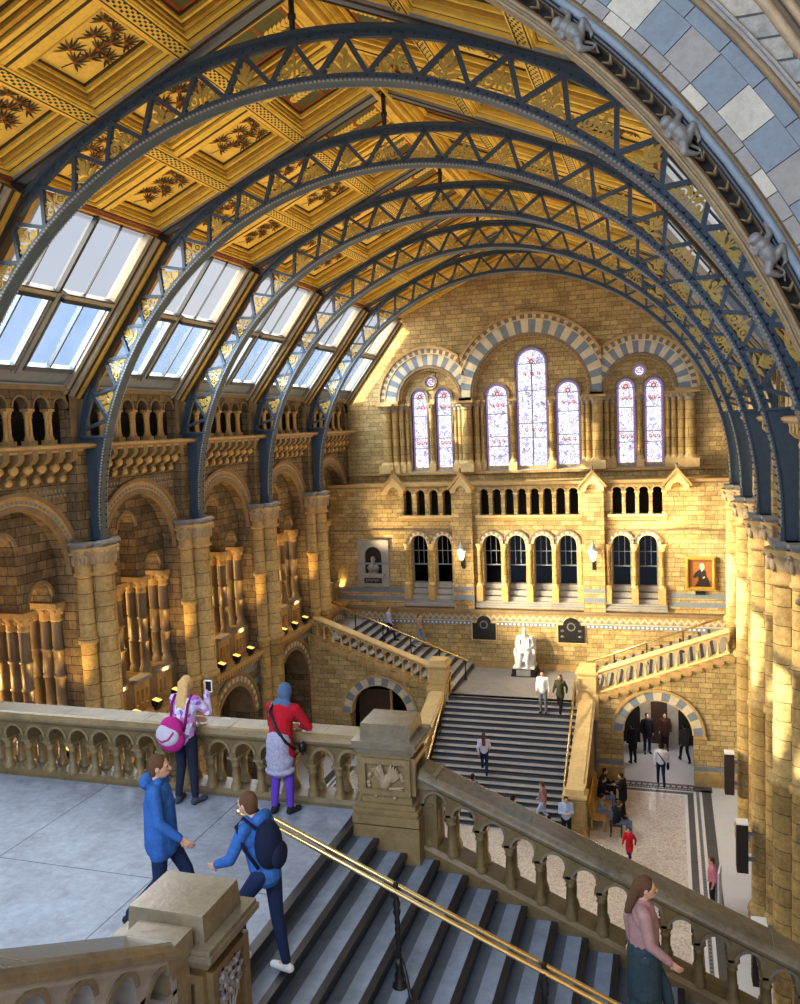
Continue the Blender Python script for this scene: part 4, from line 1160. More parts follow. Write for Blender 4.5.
def balustrade(label, A, Bp, n, top, mats, H=1.0, group=None, rows=(-.115, .115), name='stone_balustrade', seg=10, wide=.235):
    fr = Frame(A, Bp); pitch = fr.L / n
    t = thing(name, label, 'balustrade', A, group)
    body, cop, bal = mats
    k = H / 1.0
    r = pitch * .36
    zs = H - .20 - r; zc = .565 * H
    mb = MB([body]); profile_run(mb, fr, [(-.21, -.12), (.21, -.12), (.21, .05 * k), (.17, .10 * k), (-.17, .10 * k), (-.21, .05 * k)], 0, fr.L); mb.build('plinth', t)
    holes = []
    zt = H - .18; zb = zc
    lo = []; 
    # arcade panel: outline walks under the arches
    pts = []
    for i in range(n):
        sc = (i + .5) * pitch; base = fr.m * sc
        pts += [(sc - r, fr.m * (sc - r) + zb), (sc - r, base + zs)] + [(sc + r * math.cos(PI - PI * j / 8), base + zs + r * math.sin(PI - PI * j / 8)) for j in range(1, 8)] + [(sc + r, base + zs), (sc + r, fr.m * (sc + r) + zb)]
    poly = [(0, zb)] + pts + [(fr.L, fr.m * fr.L + zb), (fr.L, fr.m * fr.L + zt + .04), (0, zt + .04)]
    tri = geometry.tessellate_polygon([[Vector((u, v, 0)) for u, v in poly]])
    mb = MB([body]); N = len(poly)
    vs = [fr.P(u, -.19, v) for u, v in poly] + [fr.P(u, .19, v) for u, v in poly]
    mb.add(vs, [tuple(q) for q in tri] + [tuple(N + i for i in reversed(q)) for q in tri] + [(i, (i + 1) % N, N + (i + 1) % N, N + i) for i in range(N)], False)
    mb.use(cop if body != cop else body)
    for i in range(n):        # raised hood round each arch
        sc = (i + .5) * pitch; base = fr.m * sc
        for w0, w1 in ((-.205, -.19), (.19, .205)):
            mb.arc((sc, base + zs), [(r, w0), (r + .035, w0), (r + .035, w1), (r, w1)], 0, PI, 10, fn=lambda u, v, d: fr.P(u, d, v))
    mb.build('arcade_panel', t)
    mb = MB([body]); profile_run(mb, fr, [(-.195, zt), (.195, zt), (.195, zt + .02), (.215, zt + .05), (.215, zt + .07), (-.215, zt + .07), (-.215, zt + .05), (-.195, zt + .02)], 0, fr.L); mb.build('moulding', t)
    mb = MB([cop]); c0 = zt + .07
    profile_run(mb, fr, [(-wide, c0), (wide, c0), (wide + .01, c0 + .03), (wide, H - .05), (wide - .03, H - .015), (wide - .07, H), (-wide + .07, H), (-wide + .03, H - .015), (-wide, H - .05), (-wide - .01, c0 + .03)], 0, fr.L)
    mb.use('stone_dk')
    q = 1.3
    while q < fr.L: 
        profile_run(mb, fr, [(-wide - .003, c0), (wide + .003, c0), (wide + .013, c0 + .03), (wide + .003, H - .05), (wide - .067, H + .003), (-wide + .067, H + .003), (-wide - .003, H - .05), (-wide - .013, c0 + .03)], q, q + .008); q += 1.3
    mb.build('coping', t)
    for i in range(n + 1):
        s = min(max(i * pitch, .07), fr.L - .07)
        for w in rows:
            mb = MB([bal]); x, y, z = fr.P(s, w, 0)
            zb0 = z + fr.m * s + .08 * k; zt0 = z + fr.m * s + zc - .03 + abs(fr.m) * r
            h = zt0 - zb0
            mb.lathe((x, y), [(.078, zb0), (.078, zb0 + .06 * k), (.06, zb0 + .085 * k), (.066, zb0 + .10 * k), (.048, zb0 + .13 * k), (.052, zb0 + h * .5), (.044, zt0 - .12 * k), (.06, zt0 - .105 * k), (.046, zt0 - .09 * k), (.075, zt0 - .02), (.075, zt0 + .01)], seg)
            mb.box(x - .075, x + .075, y - .075, y + .075, zt0 + .0, zt0 + .03)
            mb.build('baluster', t)
    return t

balustrade('brown stone balustrade of round arches along the landing, two women leaning on it', (-14.6, 9.80, LAND), (-3.64, 9.80, LAND), 30, 0, ('near', 'near_lt', 'near_lt'), .93, 'balustrades round the near landing')
balustrade('brown stone balustrade sloping down beside the dark slate steps', (-2.87, 9.62, -5.10), (3.05, 9.62, -5.10 - 5.92 * .4215), 17, 0, ('near', 'polished', 'near'), 1.0, 'balustrades round the near landing')
mb = MB(['stone']); 
balustrade('grey stone balustrade rising beside the near pier, seen from above', (-3.40, 4.72, -4.40), (-3.40, 2.4, -4.40 + .536 * 2.32), 6, 0, ('rail_grey', 'polished', 'rail_grey'), 1.0, 'balustrades round the near landing')
balustrade('small buff balustrade of the side flight below the niche with the bust', (-9.95, 34.82, -11.25), (-15.2, 34.82, -11.25 + .37 * 5.25), 13, 0, ('stone', 'stone_lt', 'stone_lt'), .98, 'balustrades of the side flights', rows=(0,), seg=8)
balustrade('small sunlit balustrade of the side flight below the portrait', (-2.88, 34.82, -11.22), (2.2, 34.82, -11.22 + .37 * 5.08), 13, 0, ('stone_lt', 'stone_lt', 'stone_lt'), .98, 'balustrades of the side flights', rows=(0,), seg=8)

# ------------------------------------------------------------------ newel piers
def frame_panel(mb, face, a0, a1, z0, z1, d, out, wd=.07):
    """raised frame on a pier face; FACE 'y' or 'x', OUT = sign of the outward direction"""
    for u0, u1, v0, v1 in ((a0, a1, z0, z0 + wd), (a0, a1, z1 - wd, z1), (a0, a0 + wd, z0, z1), (a1 - wd, a1, z0, z1)):
        e0, e1 = sorted((d, d + out * .05))
        if u1 - u0 < wd + .01 and v1 - v0 > wd * 2: v0, v1 = v0 + wd, v1 - wd
        if face == 'y': mb.box(u0, u1, e0, e1, v0, v1)
        else: mb.box(e0, e1, u0, u1, v0, v1)

def newel(label, x0, x1, y0, y1, zt, zb, mats, foot=None, group=None):
    body, cap = mats
    t = thing('newel_pier', label, 'stone pier', ((x0 + x1) / 2, (y0 + y1) / 2, foot if foot is not None else zb), group)
    mb = MB([cap]); b = .03
    mb.hexa([(x0, y0, zt - .19), (x1, y0, zt - .19), (x1, y1, zt - .19), (x0, y1, zt - .19), (x0 + .012, y0 + .012, zt), (x1 - .012, y0 + .012, zt), (x1 - .012, y1 - .012, zt), (x0 + .012, y1 - .012, zt)])
    mb.build('cap_block', t)
    mb = MB([cap])
    for o, a, c in ((.085, .19, .225), (.10, .225, .27), (.06, .27, .32), (.03, .32, .36)): mb.box(x0 - o, x1 + o, y0 - o, y1 + o, zt - c, zt - a)
    mb.build('cornice_slab', t)
    mb = MB([body]); mb.box(x0 - .0, x1 + .0, y0 - .0, y1 + .0, zb + .12, zt - .36); 
    zz0, zz1 = zb + .24, zt - .40
    frame_panel(mb, 'y', x0, x1, zz0, zz1, y0, -1); frame_panel(mb, 'x', y0, y1, zz0, zz1, x1, 1); frame_panel(mb, 'x', y0, y1, zz0, zz1, x0, -1)
    mb.build('pier_body', t)
    mb = MB([body]); 
    for o, a, c in ((.05, .08, .13), (.09, .03, .08), (.07, -.0, .03), (.10, -.12, .0)): mb.box(x0 - o, x1 + o, y0 - o, y1 + o, zb + a, zb + c)
    if foot is not None: mb.box(x0 - .10, x1 + .10, y0 - .10, y1 + .10, foot, zb - .11)
    mb.build('base', t)
    return t
np_ = newel('brown stone pier carved with a bird, between the landing and the sloping balustrade', -3.57, -2.94, 9.32, 9.86, -3.53, -4.62, ('near_lt', 'polished'), -6.0, 'carved piers of the near staircase')
# bird with raised wings among leaves
mb = MB(['relief'])
cx, cz, y = -3.255, -4.22, 9.30
mb.ell((cx, y, cz), (.075, .05, .11), 12, 8, Matrix.Rotation(.35, 3, 'Y')); mb.cone2((cx - .05, y - .01, cz + .08), (cx - .08, y - .02, cz + .15), .04, .03, 8); mb.ell((cx - .085, y - .02, cz + .165), (.035, .03, .032), 8, 6)
mb.cone2((cx - .11, y - .02, cz + .165), (cx - .15, y - .02, cz + .15), .014, .004, 6)
for sg, bx in ((-1, -.02), (1, .05)):
    for k in range(6):
        a = PI / 2 - sg * (.15 + .17 * k) * (1 if sg > 0 else .8)
        mb.prism([(u, v) for u, v in leaf_shape(None, (cx + bx, cz + .0), a, .26 - .02 * k, .028)], 'y', y - .045 + .006 * k, y + .02)
for k in range(4): mb.cone2((cx + .05, y, cz - .08), (cx + .16 + .02 * k, y, cz - .15 + .03 * k), .018, .01, 6)
for sg in (-1, 1): mb.cone2((cx + sg * .03, y, cz - .1), (cx + sg * .04, y - .01, cz - .17), .014, .01, 6)
for k in range(14):
    a = random.random() * 2 * PI; mb.ell((cx + .22 * math.cos(a), y + .01, cz - .02 + .2 * math.sin(a)), (.03, .025, .03), 7, 5)
mb.build('carved_bird', np_)
npn = newel('grey stone pier with broad flat cap, closest to the picture corner', -3.74, -3.12, 4.95, 5.48, -3.35, -4.62, ('near', 'polished'), -6.0, 'carved piers of the near staircase')
mb = MB(['relief_grey'])
x = -3.10
for k in range(9):
    z = -3.86 - .08 * (k // 3); yy = 5.08 + .10 * (k % 3) + (.03 if (k // 3) % 2 else 0)
    for j in range(4):
        a = j * PI / 2 + k; mb.prism([(u, v) for u, v in leaf_shape(None, (yy, z), a, .08, .022, 4)], 'x', x - .02, x + .03)
    mb.ell((x + .02, yy, z), (.025, .025, .025), 7, 5)
for k in range(5): mb.cone2((x, 5.2, -4.28), (x + .01, 5.03 + .08 * k, -4.02), .014, .01, 6)
mb.build('carved_foliage', npn)
mb = MB(['polished'])       # scroll at the pier foot and the level piece of coping
mb.box(-3.60, -3.18, 4.60, 4.90, -3.56, -3.40); mb.box(-3.56, -3.22, 4.62, 4.90, -4.5, -3.56); mb.build('coping_return', npn)
mb = MB(['polished']); mb.box(-2.95, -2.66, 9.40, 9.84, -4.32, -4.165); mb.use('near'); mb.box(-2.95, -2.68, 9.45, 9.79, -5.4, -4.32); mb.build('coping_return', np_)
for sg, (x0, x1) in ((-1, (-9.92, -9.18)), (1, (-3.60, -2.88))):
    newel('buff stone pier at the head of the grand staircase, on the %s side' % ('niche' if sg < 0 else 'portrait'), x0, x1, YS - .05, YS + .65, -10.08, -11.3, ('stone_lt', 'stone_lt'), ZL - .6, 'piers of the grand staircase')
    # sloping parapet of the grand staircase and its bottom pier
    xa, xb = x0 + .06, x1 - .06
    zt0, zt1 = -11.38, -13.02
    t = thing('stair_parapet', 'buff sloping parapet wall of the grand staircase, on the %s side' % ('niche' if sg < 0 else 'bench'), 'parapet', ((xa + xb) / 2, 32, FL), 'parapets of the grand staircase')
    mb = MB(['buff']); mb.prism([(YS, FL), (YS, zt0 - .12), (29.75, zt1 - .12), (29.75, FL)], 'x', xa + .06, xb - .06); mb.build('parapet_wall', t)
    mb = MB(['stone_lt']); mb.prism([(YS, zt0 - .12), (YS, zt0), (29.75, zt1), (29.75, zt1 - .12)], 'x', xa - .04, xb + .04); mb.prism([(YS, zt0), (YS, zt0 + .05), (29.75, zt1 + .05), (29.75, zt1)], 'x', xa + .05, xb - .05); mb.build('coping', t)
    newel('square buff pier at the foot of the grand staircase, by the %s' % ('near pier' if sg < 0 else 'wooden bench'), x0 + .02, x1 - .02, 29.2, 29.75, -12.93, FL + .12, ('stone', 'stone_lt'), FL, 'piers of the grand staircase')

# ------------------------------------------------------------------ landing and near steps
ld = thing('floor_landing', 'mottled blue-grey stone landing', None, (-8, 7, LAND), kind='structure')
mb = MB(['landing']); mb.box(-15.4, -3.72, -.5, 10.02, LAND - .12, LAND)
mb.use('stone_dk'); mb.box(-15.4, -3.9, .5, 10.0, LAND - .6, LAND - .12)
mb.use('slate')
for xx in (-5.35, -7.4, -9.6, -11.8): mb.box(xx, xx + .012, -.4, 9.6, LAND - .05, LAND + .001)
for yy in (3.1, 7.55): mb.box(-15.3, -3.9, yy, yy + .012, LAND - .05, LAND + .001)
mb.build('landing_slab', ld)
ns = thing('near_staircase', 'dark slate steps with black edges descending from the landing', 'staircase', (-2, 7.4, -6))
mb = MB(['nosing']); mb.box(-3.76, -3.66, 5.42, 9.46, LAND - .05, LAND + .002); mb.use('slate'); mb.box(-3.72, -3.69, 5.42, 9.46, LAND - .145, LAND - .05); mb.build('step', ns)
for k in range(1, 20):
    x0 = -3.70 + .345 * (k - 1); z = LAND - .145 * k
    mb = MB(['tread']); mb.box(x0 + .12, x0 + .30, 5.42, 9.46, z - .05, z); mb.use('slate_mid'); mb.box(x0 - .01, x0 + .12, 5.42, 9.46, z - .05, z)  # worn front half pale; shade on the back half painted in as darker slate
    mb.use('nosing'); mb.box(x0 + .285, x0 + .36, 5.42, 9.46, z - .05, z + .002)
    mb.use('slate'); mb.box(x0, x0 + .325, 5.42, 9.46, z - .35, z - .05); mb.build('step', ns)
mb = MB(['stone_dk']); mb.prism([(-3.7, LAND - .3), (2.9, LAND - .3 - 2.77), (2.9, LAND - .9 - 2.77), (-3.7, LAND - .9)], 'y', 5.3, 9.9); mb.use('stone'); mb.prism([(-3.7, LAND), (2.9, LAND - 2.77), (2.9, LAND - .9 - 2.77), (-3.7, LAND - .9)], 'y', 9.44, 9.84); mb.build('stair_soffit', ns)
up = thing('upper_staircase', 'grey stone steps rising behind the near balustrade', 'staircase', (-5, 3, LAND))
for k in range(7):
    mb = MB(['tread']); mb.box(-7.0, -3.62, .3, 4.5 - .30 * k, LAND + .16 * k, LAND + .16 * (k + 1)); mb.use('nosing'); mb.box(-7.0, -3.62, 4.46 - .30 * k, 4.51 - .30 * k, LAND + .16 * (k + 1) - .05, LAND + .16 * (k + 1) + .002); mb.build('step', up)

# brass handrail down the middle of the near steps
hr = thing('brass_handrail', 'double brass handrail on twisted black posts, down the middle of the slate steps', 'handrail', (-2.5, 7.3, -5.33))
sl = -.4215
def rz(x): return -4.35 + sl * (x + 2.5)
mb = MB(['brass'])
xs = -3.86
loop = [(3.2, 7.35, rz(3.2))] + [(xs + .05, 7.35, rz(xs + .05)), (xs - .03, 7.35, rz(xs) + .008), (-4.06, 7.35, rz(xs) + .02)]
loop += [(-4.06 - .06 * math.sin(a), 7.30 + .05 * math.cos(a), rz(xs) + .02) for a in (PI * .17, PI * .33, PI * .5, PI * .67, PI * .83)]
loop += [(-4.06, 7.25, rz(xs) + .02), (xs - .03, 7.25, rz(xs) + .008), (xs + .05, 7.25, rz(xs + .05)), (3.2, 7.25, rz(3.2))]
mb.tube(loop, .024, 10); mb.build('rail_tube', hr)
for x in (-2.5, -1.12, .26, 1.64):
    k = math.floor((x + 3.70) / .345) + 1; zf = LAND - .145 * k
    zt = rz(x) - .03
    mb = MB(['blackmetal'])
    prof = [(.075, zf), (.075, zf + .02), (.045, zf + .05), (.05, zf + .12), (.03, zf + .16), (.042, zf + .22), (.03, zf + .27)]
    h0 = zf + .27; n = 14
    for i in range(n): prof += [(.030 if i % 2 else .022, h0 + (zt - .2 - h0) * i / n)]
    prof += [(.04, zt - .2), (.028, zt - .17), (.04, zt - .12), (.025, zt - .08), (.03, zt - .03), (.045, zt), (.02, zt + .05), (.028, zt + .07), (.012, zt + .10)]
    mb.lathe((x, 7.30), prof, 10)
    mb.bar((x, 7.22, zt), (x, 7.38, zt), .05, .05, (0, 0, 1)); po = mb.build('post', hr)
    mb = MB(['blackmetal'])
    mb.tube([(x + .02, 7.3, zf + .28), (x + .07, 7.24, zf + .25), (x + .14, 7.16, zf + .06), (x + .18, 7.12, zf - .02), (x + .24, 7.08, zf + .01), (x + .25, 7.07, zf + .05)], .018, 8)
    mb.build('scroll_brace', po)

def stair_rail(label, P, Q, posts, foot, grp):
    t = thing('brass_handrail', label, 'handrail', foot, grp)
    mb = MB(['brass']); P = Vector(P); Q = Vector(Q)
    d = (Q - P).normalized()
    mb.tube([P, Q], .045, 8); mb.build('rail_tube', t)
    for f in posts:
        c = P + (Q - P) * f
        mb = MB(['blackmetal']); mb.lathe((c.x, c.y), [(.09, c.z - .92), (.05, c.z - .86), (.03, c.z - .8), (.03, c.z - .02)], 8); mb.build('post', t)
    return t
G = 'brass rails of the grand staircase'
stair_rail('brass rail beside the grand staircase on the niche side', (-9.0, 29.3, FL + .95), (-9.0, 34.7, ZL + 1.0), (.05, .35, .65, .97), (-9, 32, FL), G)
stair_rail('brass rail beside the grand staircase on the bench side', (-3.72, 29.3, FL + .95), (-3.72, 34.7, ZL + 1.0), (.05, .35, .65, .97), (-3.72, 32, FL), G)
stair_rail('brass rail up the middle of the side flight below the portrait', (-3.87, 36.9, -10.72), (2.0, 36.9, -8.43), (.02, .27, .5, .75), (-1, 36.9, ZL), G)
stair_rail('brass rail up the middle of the side flight below the bust niche', (-8.72, 36.9, -10.72), (-15.4, 36.9, -8.12), (.02, .2, .4, .6, .8), (-12, 36.9, ZL), G)

# ------------------------------------------------------------------ the near transverse arch
fa = thing('wall_front', 'striped stone arch across the hall, blue and cream voussoirs', None, (XC, 8, RZ), kind='structure')
YA = 8.0
CA = (XC, RZ)
def aring(name, m, prof, n=72, sm=False, a0=-.02, a1=PI + .02):
    mb = MB([m]); mb.arc(CA, prof, a0, a1, n, 'y', sm); mb.build(name, fa)
def roll(r, y, rad, n=8): return [(r + rad * math.cos(2 * PI * i / n), y + rad * math.sin(2 * PI * i / n)) for i in range(n)]
aring('inner_moulding', 'stone_dk', [(7.93, YA + .02), (8.0, YA - .02), (8.03, YA + .02), (8.03, YA + .16), (7.93, YA + .16)])
aring('inner_moulding', 'near_lt', roll(7.94, YA + .0, .014), sm=True); aring('inner_moulding', 'stone_dk', roll(7.99, YA - .02, .02), sm=True)
aring('hollow_moulding', 'dark', [(8.02, YA + .14), (8.14, YA + .14), (8.14, YA + .4), (8.02, YA + .4)])
aring('roll_moulding', 'iron_dk', roll(8.155, YA + .0, .025), sm=True); aring('roll_moulding', 'bluegrey', roll(8.205, YA - .03, .036, 12), sm=True); aring('roll_moulding', 'stone_dk', roll(8.25, YA + .0, .024), sm=True)
aring('arch_face', 'stone_dk', [(8.13, YA + .02), (8.98, YA + .02), (8.98, YA + .42), (8.13, YA + .42)])
mb = MB(['grey_ashlar']); 
mb.voussoirs(CA, 8.285, 8.385, 110, YA - .005, YA + .05, ['sill', 'rail_grey', 'sill', 'cream_gr'], gap=.02); mb.build('voussoir_ring', fa)
mb = MB(['bluegrey']); mb.voussoirs(CA, 8.39, 8.70, 78, YA - .012, YA + .05, ['bluegrey', 'sill', 'bluegrey', 'cream_gr'], gap=.012); mb.build('voussoir_ring', fa)
mb = MB(['bluegrey']); mb.voussoirs(CA, 8.705, 8.825, 64, YA - .008, YA + .05, ['bluegrey'], gap=.012); mb.build('voussoir_ring', fa)
aring('roll_moulding', 'stone_dk', roll(8.86, YA - .02, .035, 10), sm=True); aring('roll_moulding', 'sill', roll(8.91, YA - .01, .025, 10), sm=True); aring('roll_moulding', 'rail_grey', [(8.92, YA - .0), (8.96, YA - .02), (8.97, YA + .1), (8.92, YA + .1)])
# leaf crockets in the hollow
mb = MB(['stone_dk'])
for i in range(150):
    a = PI * (i + .5) / 150
    for sg in (-1, 1):
        c0 = (XC + 8.085 * math.cos(a), YA + .07, RZ + 8.085 * math.sin(a)); aa = a + sg * .006
        q = (XC + (8.085 + sg * .05) * math.cos(a + .006), YA + .0, RZ + (8.085 + sg * .05) * math.sin(a + .006))
        mb.cone2(c0, q, .022, .006, 5, 1)
mb.build('leaf_trim', fa)
mb = MB(['grey_ashlar'])
out = [(-18, RZ - .1)] + [(XC + 8.96 * math.cos(PI - PI * i / 60), RZ + 8.96 * math.sin(PI - PI * i / 60)) for i in range(61)] + [(7.5, RZ - .1), (7.5, 8.6), (-18, 8.6)]
mb.prism(out, 'y', YA + .05, YA + .45); mb.build('spandrel_wall', fa)
mb = MB(['grey_ashlar']); mb.box(1.66, 7.5, YA + .05, 9.3, FL, RZ); mb.box(-18, -14.2, YA + .05, 9.3, FL, RZ); mb.build('arch_jamb', fa)
# a second, nearer moulded arch
fb = thing('trim_1', 'dark carved arch moulding', None, (XC, 5, RZ), kind='structure')
mb = MB(['stone_dk']); mb.arc(CA, roll(8.19, 5.0, .03, 10), 0, PI, 64, smooth=True); mb.use('gold_dk'); mb.arc(CA, [(8.2, 5.0), (8.7, 5.0), (8.7, 5.06), (8.2, 5.06)], 0, PI, 64)
mb.use('stone_dk'); mb.arc(CA, roll(8.27, 4.98, .025, 8), 0, PI, 64, smooth=True); mb.arc(CA, roll(8.55, 4.98, .03, 8), 0, PI, 64, smooth=True)
mb.use('carved_dk')
for i in range(110):
    a = PI * (i + .5) / 110; mb.ell((XC + 8.4 * math.cos(a), 4.98, RZ + 8.4 * math.sin(a)), (.07, .05, .07), 7, 5); mb.ell((XC + 8.46 * math.cos(a + .012), 4.97, RZ + 8.46 * math.sin(a + .012)), (.04, .05, .04), 6, 4)
mb.build('carved_moulding', fb)
# ------------------------------------------------------------------ people
STAND = dict(pelvis=(0, 0, .95), chest=(0, .0, 1.24), neck=(0, -.01, 1.45), head=(0, .025, 1.585),
             shL=(-.175, 0, 1.385), elL=(-.235, -.03, 1.11), wrL=(-.24, .05, .87), shR=(.175, 0, 1.385), elR=(.235, -.03, 1.11), wrR=(.24, .05, .87),
             hipL=(-.09, 0, .90), knL=(-.095, .02, .49), anL=(-.10, -.02, .09), hipR=(.09, 0, .90), knR=(.095, .02, .49), anR=(.10, -.02, .09), toeL=(-.12, .13, .03), toeR=(.12, .13, .03))
def pose(**kw):
    d = dict(STAND); d.update(kw); return d
SIT = pose(pelvis=(0, 0, .55), chest=(0, .04, .86), neck=(0, .07, 1.06), head=(0, .12, 1.19), shL=(-.175, .06, 1.0), shR=(.175, .06, 1.0), elL=(-.22, .16, .76), elR=(.22, .16, .76), wrL=(-.09, .36, .68), wrR=(.09, .36, .68),
           hipL=(-.09, .05, .53), hipR=(.09, .05, .53), knL=(-.11, .47, .52), knR=(.11, .47, .52), anL=(-.11, .45, .10), anR=(.11, .48, .10), toeL=(-.12, .60, .03), toeR=(.12, .63, .03))
WALK = pose(knL=(-.09, .20, .50), anL=(-.09, .28, .10), toeL=(-.09, .44, .05), knR=(.09, -.02, .48), anR=(.09, -.32, .16), toeR=(.09, -.20, .04),
            elL=(-.24, -.14, 1.13), wrL=(-.22, -.12, .88), elR=(.24, .05, 1.12), wrR=(.22, .24, .95))
PHONE = pose(elR=(.22, .05, 1.12), wrR=(.05, .27, 1.18), elL=(-.22, .05, 1.12), wrL=(-.05, .27, 1.16), head=(0, .07, 1.57))

def blob(name, root, mb, vox, smooth=4):
    o = mb.build(name, None, free=True, recalc=False); o.parent = root
    r = o.modifiers.new('skin', 'REMESH'); r.mode = 'VOXEL'; r.voxel_size = vox; r.use_smooth_shade = True
    if smooth:
        s = o.modifiers.new('soft', 'SMOOTH'); s.factor = .5; s.iterations = smooth
    return o

def hand(mb, wr, el, pn, sg, curl=.5):
    """palm, four unequal bent fingers and a thumb from the palm's side"""
    w = Vector(wr); f = (w - Vector(el)).normalized(); n = Vector(pn); n = (n - f * n.dot(f)).normalized(); sd = f.cross(n) * sg
    for k in (-1, 0, 1): mb.cone2(w + sd * .018 * k, w + f * .085 + sd * .022 * k, .015, .013, 8, 2)
    for k, L in enumerate((.062, .074, .070, .052)):
        b = w + f * .085 + sd * (.029 - .0195 * k)
        d1 = (f + n * curl * .6).normalized(); d2 = (f + n * curl * 1.6).normalized()
        m = b + d1 * L * .55; mb.cone2(b - f * .02, m, .0095, .0085, 7, 2); mb.cone2(m, m + d2 * L * .5, .0085, .0065, 7, 2)
    b = w + f * .025 + sd * .026; d = (f * .7 + sd * .8 + n * .3).normalized(); m = b + d * .04
    mb.cone2(b, m, .012, .010, 7, 2); mb.cone2(m, m + (f + n * .4 + sd * .2).normalized() * .032, .0095, .007, 7, 2)

def person(label, loc, head_deg, h, P, top, legs, hair, near=False, skin=None, shoes=(.02, .02, .025), skirt=None, scarf=None, top_len=.0, hood=False, long_hair=0, group=None, top_name='jacket', kid=False):
    root = thing('person', label, 'person', loc, group, kind='thing')
    root.rotation_euler = (0, 0, math.radians(head_deg)); s = h / 1.70; root.scale = (s, s, s)
    vox = .0085 if near else .02
    J = {k: Vector(v) for k, v in P.items()}
    skin = skin or SKIN
    hd = J['head']; nk = J['neck']; upv = (hd - nk).normalized()
    hs = 1.15 if kid else 1.
    mb = MB([skin])
    mb.ell(hd, (.072 * hs, .092 * hs, .112 * hs), 16, 12); mb.ell(hd + Vector((0, .03, -.062 * hs)), (.05, .058, .05), 12, 8)
    mb.cone2(hd + Vector((0, .088 * hs, .005)), hd + Vector((0, .104 * hs, -.028)), .011, .016, 8, 2)
    for sx in (-1, 1):
        mb.ell(hd + Vector((sx * .073 * hs, -.004, -.005)), (.012, .022, .032), 8, 6)
        mb.ell(hd + Vector((sx * .030, .080 * hs, .022)), (.020, .012, .008), 8, 6)
    mb.ell(hd + Vector((0, .086, -.062)), (.026, .012, .008), 8, 6)
    mb.cone2(nk - upv * .05, hd - upv * .05, .058, .05, 12)
    mb.cone2(J['pelvis'], J['chest'], .115, .115, 12); mb.ell(J['chest'] + (nk - J['chest']) * .35, (.135, .085, .14), 14, 10)
    for sd in 'LR':
        mb.cone2(J['sh' + sd], J['el' + sd], .048, .038, 10); mb.cone2(J['el' + sd], J['wr' + sd], .038, .027, 10); mb.cone2(nk - upv * .06, J['sh' + sd], .05, .05, 10)
        mb.cone2(J['hip' + sd], J['kn' + sd], .075, .05, 10); mb.cone2(J['kn' + sd], J['an' + sd], .05, .034, 10); mb.cone2(J['an' + sd], J['toe' + sd], .034, .026, 8)
        hand(mb, J['wr' + sd], J['el' + sd], (1 if sd == 'L' else -1, .25, -.1), 1 if sd == 'L' else -1)
    bo = blob('body', root, mb, vox * (.8 if near else 1), 2)
    mb = MB(['blackmetal'])
    for sx in (-1, 1): mb.ell(hd + Vector((sx * .030, .084 * hs, .010)), (.011, .008, .007), 8, 6)
    eo = mb.build('eye', None, free=True); eo.parent = bo
    # clothing
    mb = MB([top])
    pe, ch = J['pelvis'], J['chest']
    lo = pe + Vector((0, 0, .03 - top_len))
    mb.cone2(lo, ch, .150 if top_len < .1 else .165, .150, 14); mb.ell(ch + (nk - ch) * .3, (.185, .125, .17), 16, 10); mb.ell(lo, (.172, .125, .06), 14, 8)
    for sd in 'LR':
        mb.cone2(nk - upv * .055, J['sh' + sd], .066, .072, 10); mb.cone2(J['sh' + sd], J['el' + sd], .069, .056, 12); mb.cone2(J['el' + sd], J['el' + sd].lerp(J['wr' + sd], .9), .056, .041, 12)
        if top_len > .1: mb.cone2(J['hip' + sd], J['hip' + sd].lerp(J['kn' + sd], min(1, top_len * 2)), .10, .10, 12)
    if hood: mb.ell(nk + Vector((0, -.09, .0)), (.12, .075, .075), 12, 8); mb.cone2(nk + Vector((-.07, .03, 0)), nk + Vector((.07, .03, 0)), .045, .045, 10)
    else:
        mb.cone2(nk - upv * .05, nk + upv * .005, .066, .06, 12)
    blob(top_name, root, mb, vox)
    mb = MB([legs])
    mb.ell(pe + Vector((0, 0, -.02)), (.160, .118, .12), 14, 8)
    for sd in 'LR':
        mb.cone2(J['hip' + sd], J['kn' + sd], .092, .066, 12); mb.cone2(J['kn' + sd], J['an' + sd] + Vector((0, 0, .03)), .066, .047 if near else .055, 12)
    blob('trousers', root, mb, vox)
    for sd in 'LR':
        mb = MB([cloth('shoe_%d_%d_%d' % tuple(int(c * 100) for c in shoes), shoes, .15)])
        a, t = J['an' + sd], J['toe' + sd]
        mb.cone2(a + Vector((0, -.02, -.035)), t + Vector((0, 0, .012)), .046, .038, 10); mb.ell(a + Vector((0, -.035, -.04)), (.042, .05, .045), 10, 6); mb.cone2(a + Vector((0, 0, .0)), a + Vector((0, .01, -.04)), .046, .045, 8)
        blob('shoe', root, mb, vox * .8, 2)
    if skirt:
        mb = MB([skirt[0]]); z1 = skirt[1]
        mb.cone2(pe + Vector((0, 0, .02)), (pe.x, pe.y, z1 + .12), .165, .17, 16); mb.ell((pe.x, pe.y, z1 + .06), (.205, .17, .075), 16, 8); mb.ell((pe.x, pe.y, z1 + .2), (.195, .15, .16), 16, 8)
        blob('skirt', root, mb, vox)
    mb = MB([hair])
    if scarf:
        mb.ell(hd + Vector((0, -.012, .014)), (.092, .106, .125), 16, 12); mb.ell(hd + Vector((0, -.04, -.09)), (.085, .075, .08), 14, 8); mb.cone2(nk + Vector((-.06, -.03, -.01)), nk + Vector((.06, -.03, -.01)), .075, .075, 12); mb.cone2(nk, nk + Vector((0, -.1, -.12)), .07, .03, 10)
        blob('headscarf', root, mb, vox)
    else:
        mb.ell(hd + Vector((0, -.016, .022)), (.082 * hs, .096 * hs, .106 * hs), 16, 12); mb.ell(hd + Vector((0, -.05, -.03)), (.072, .055, .075), 12, 8)
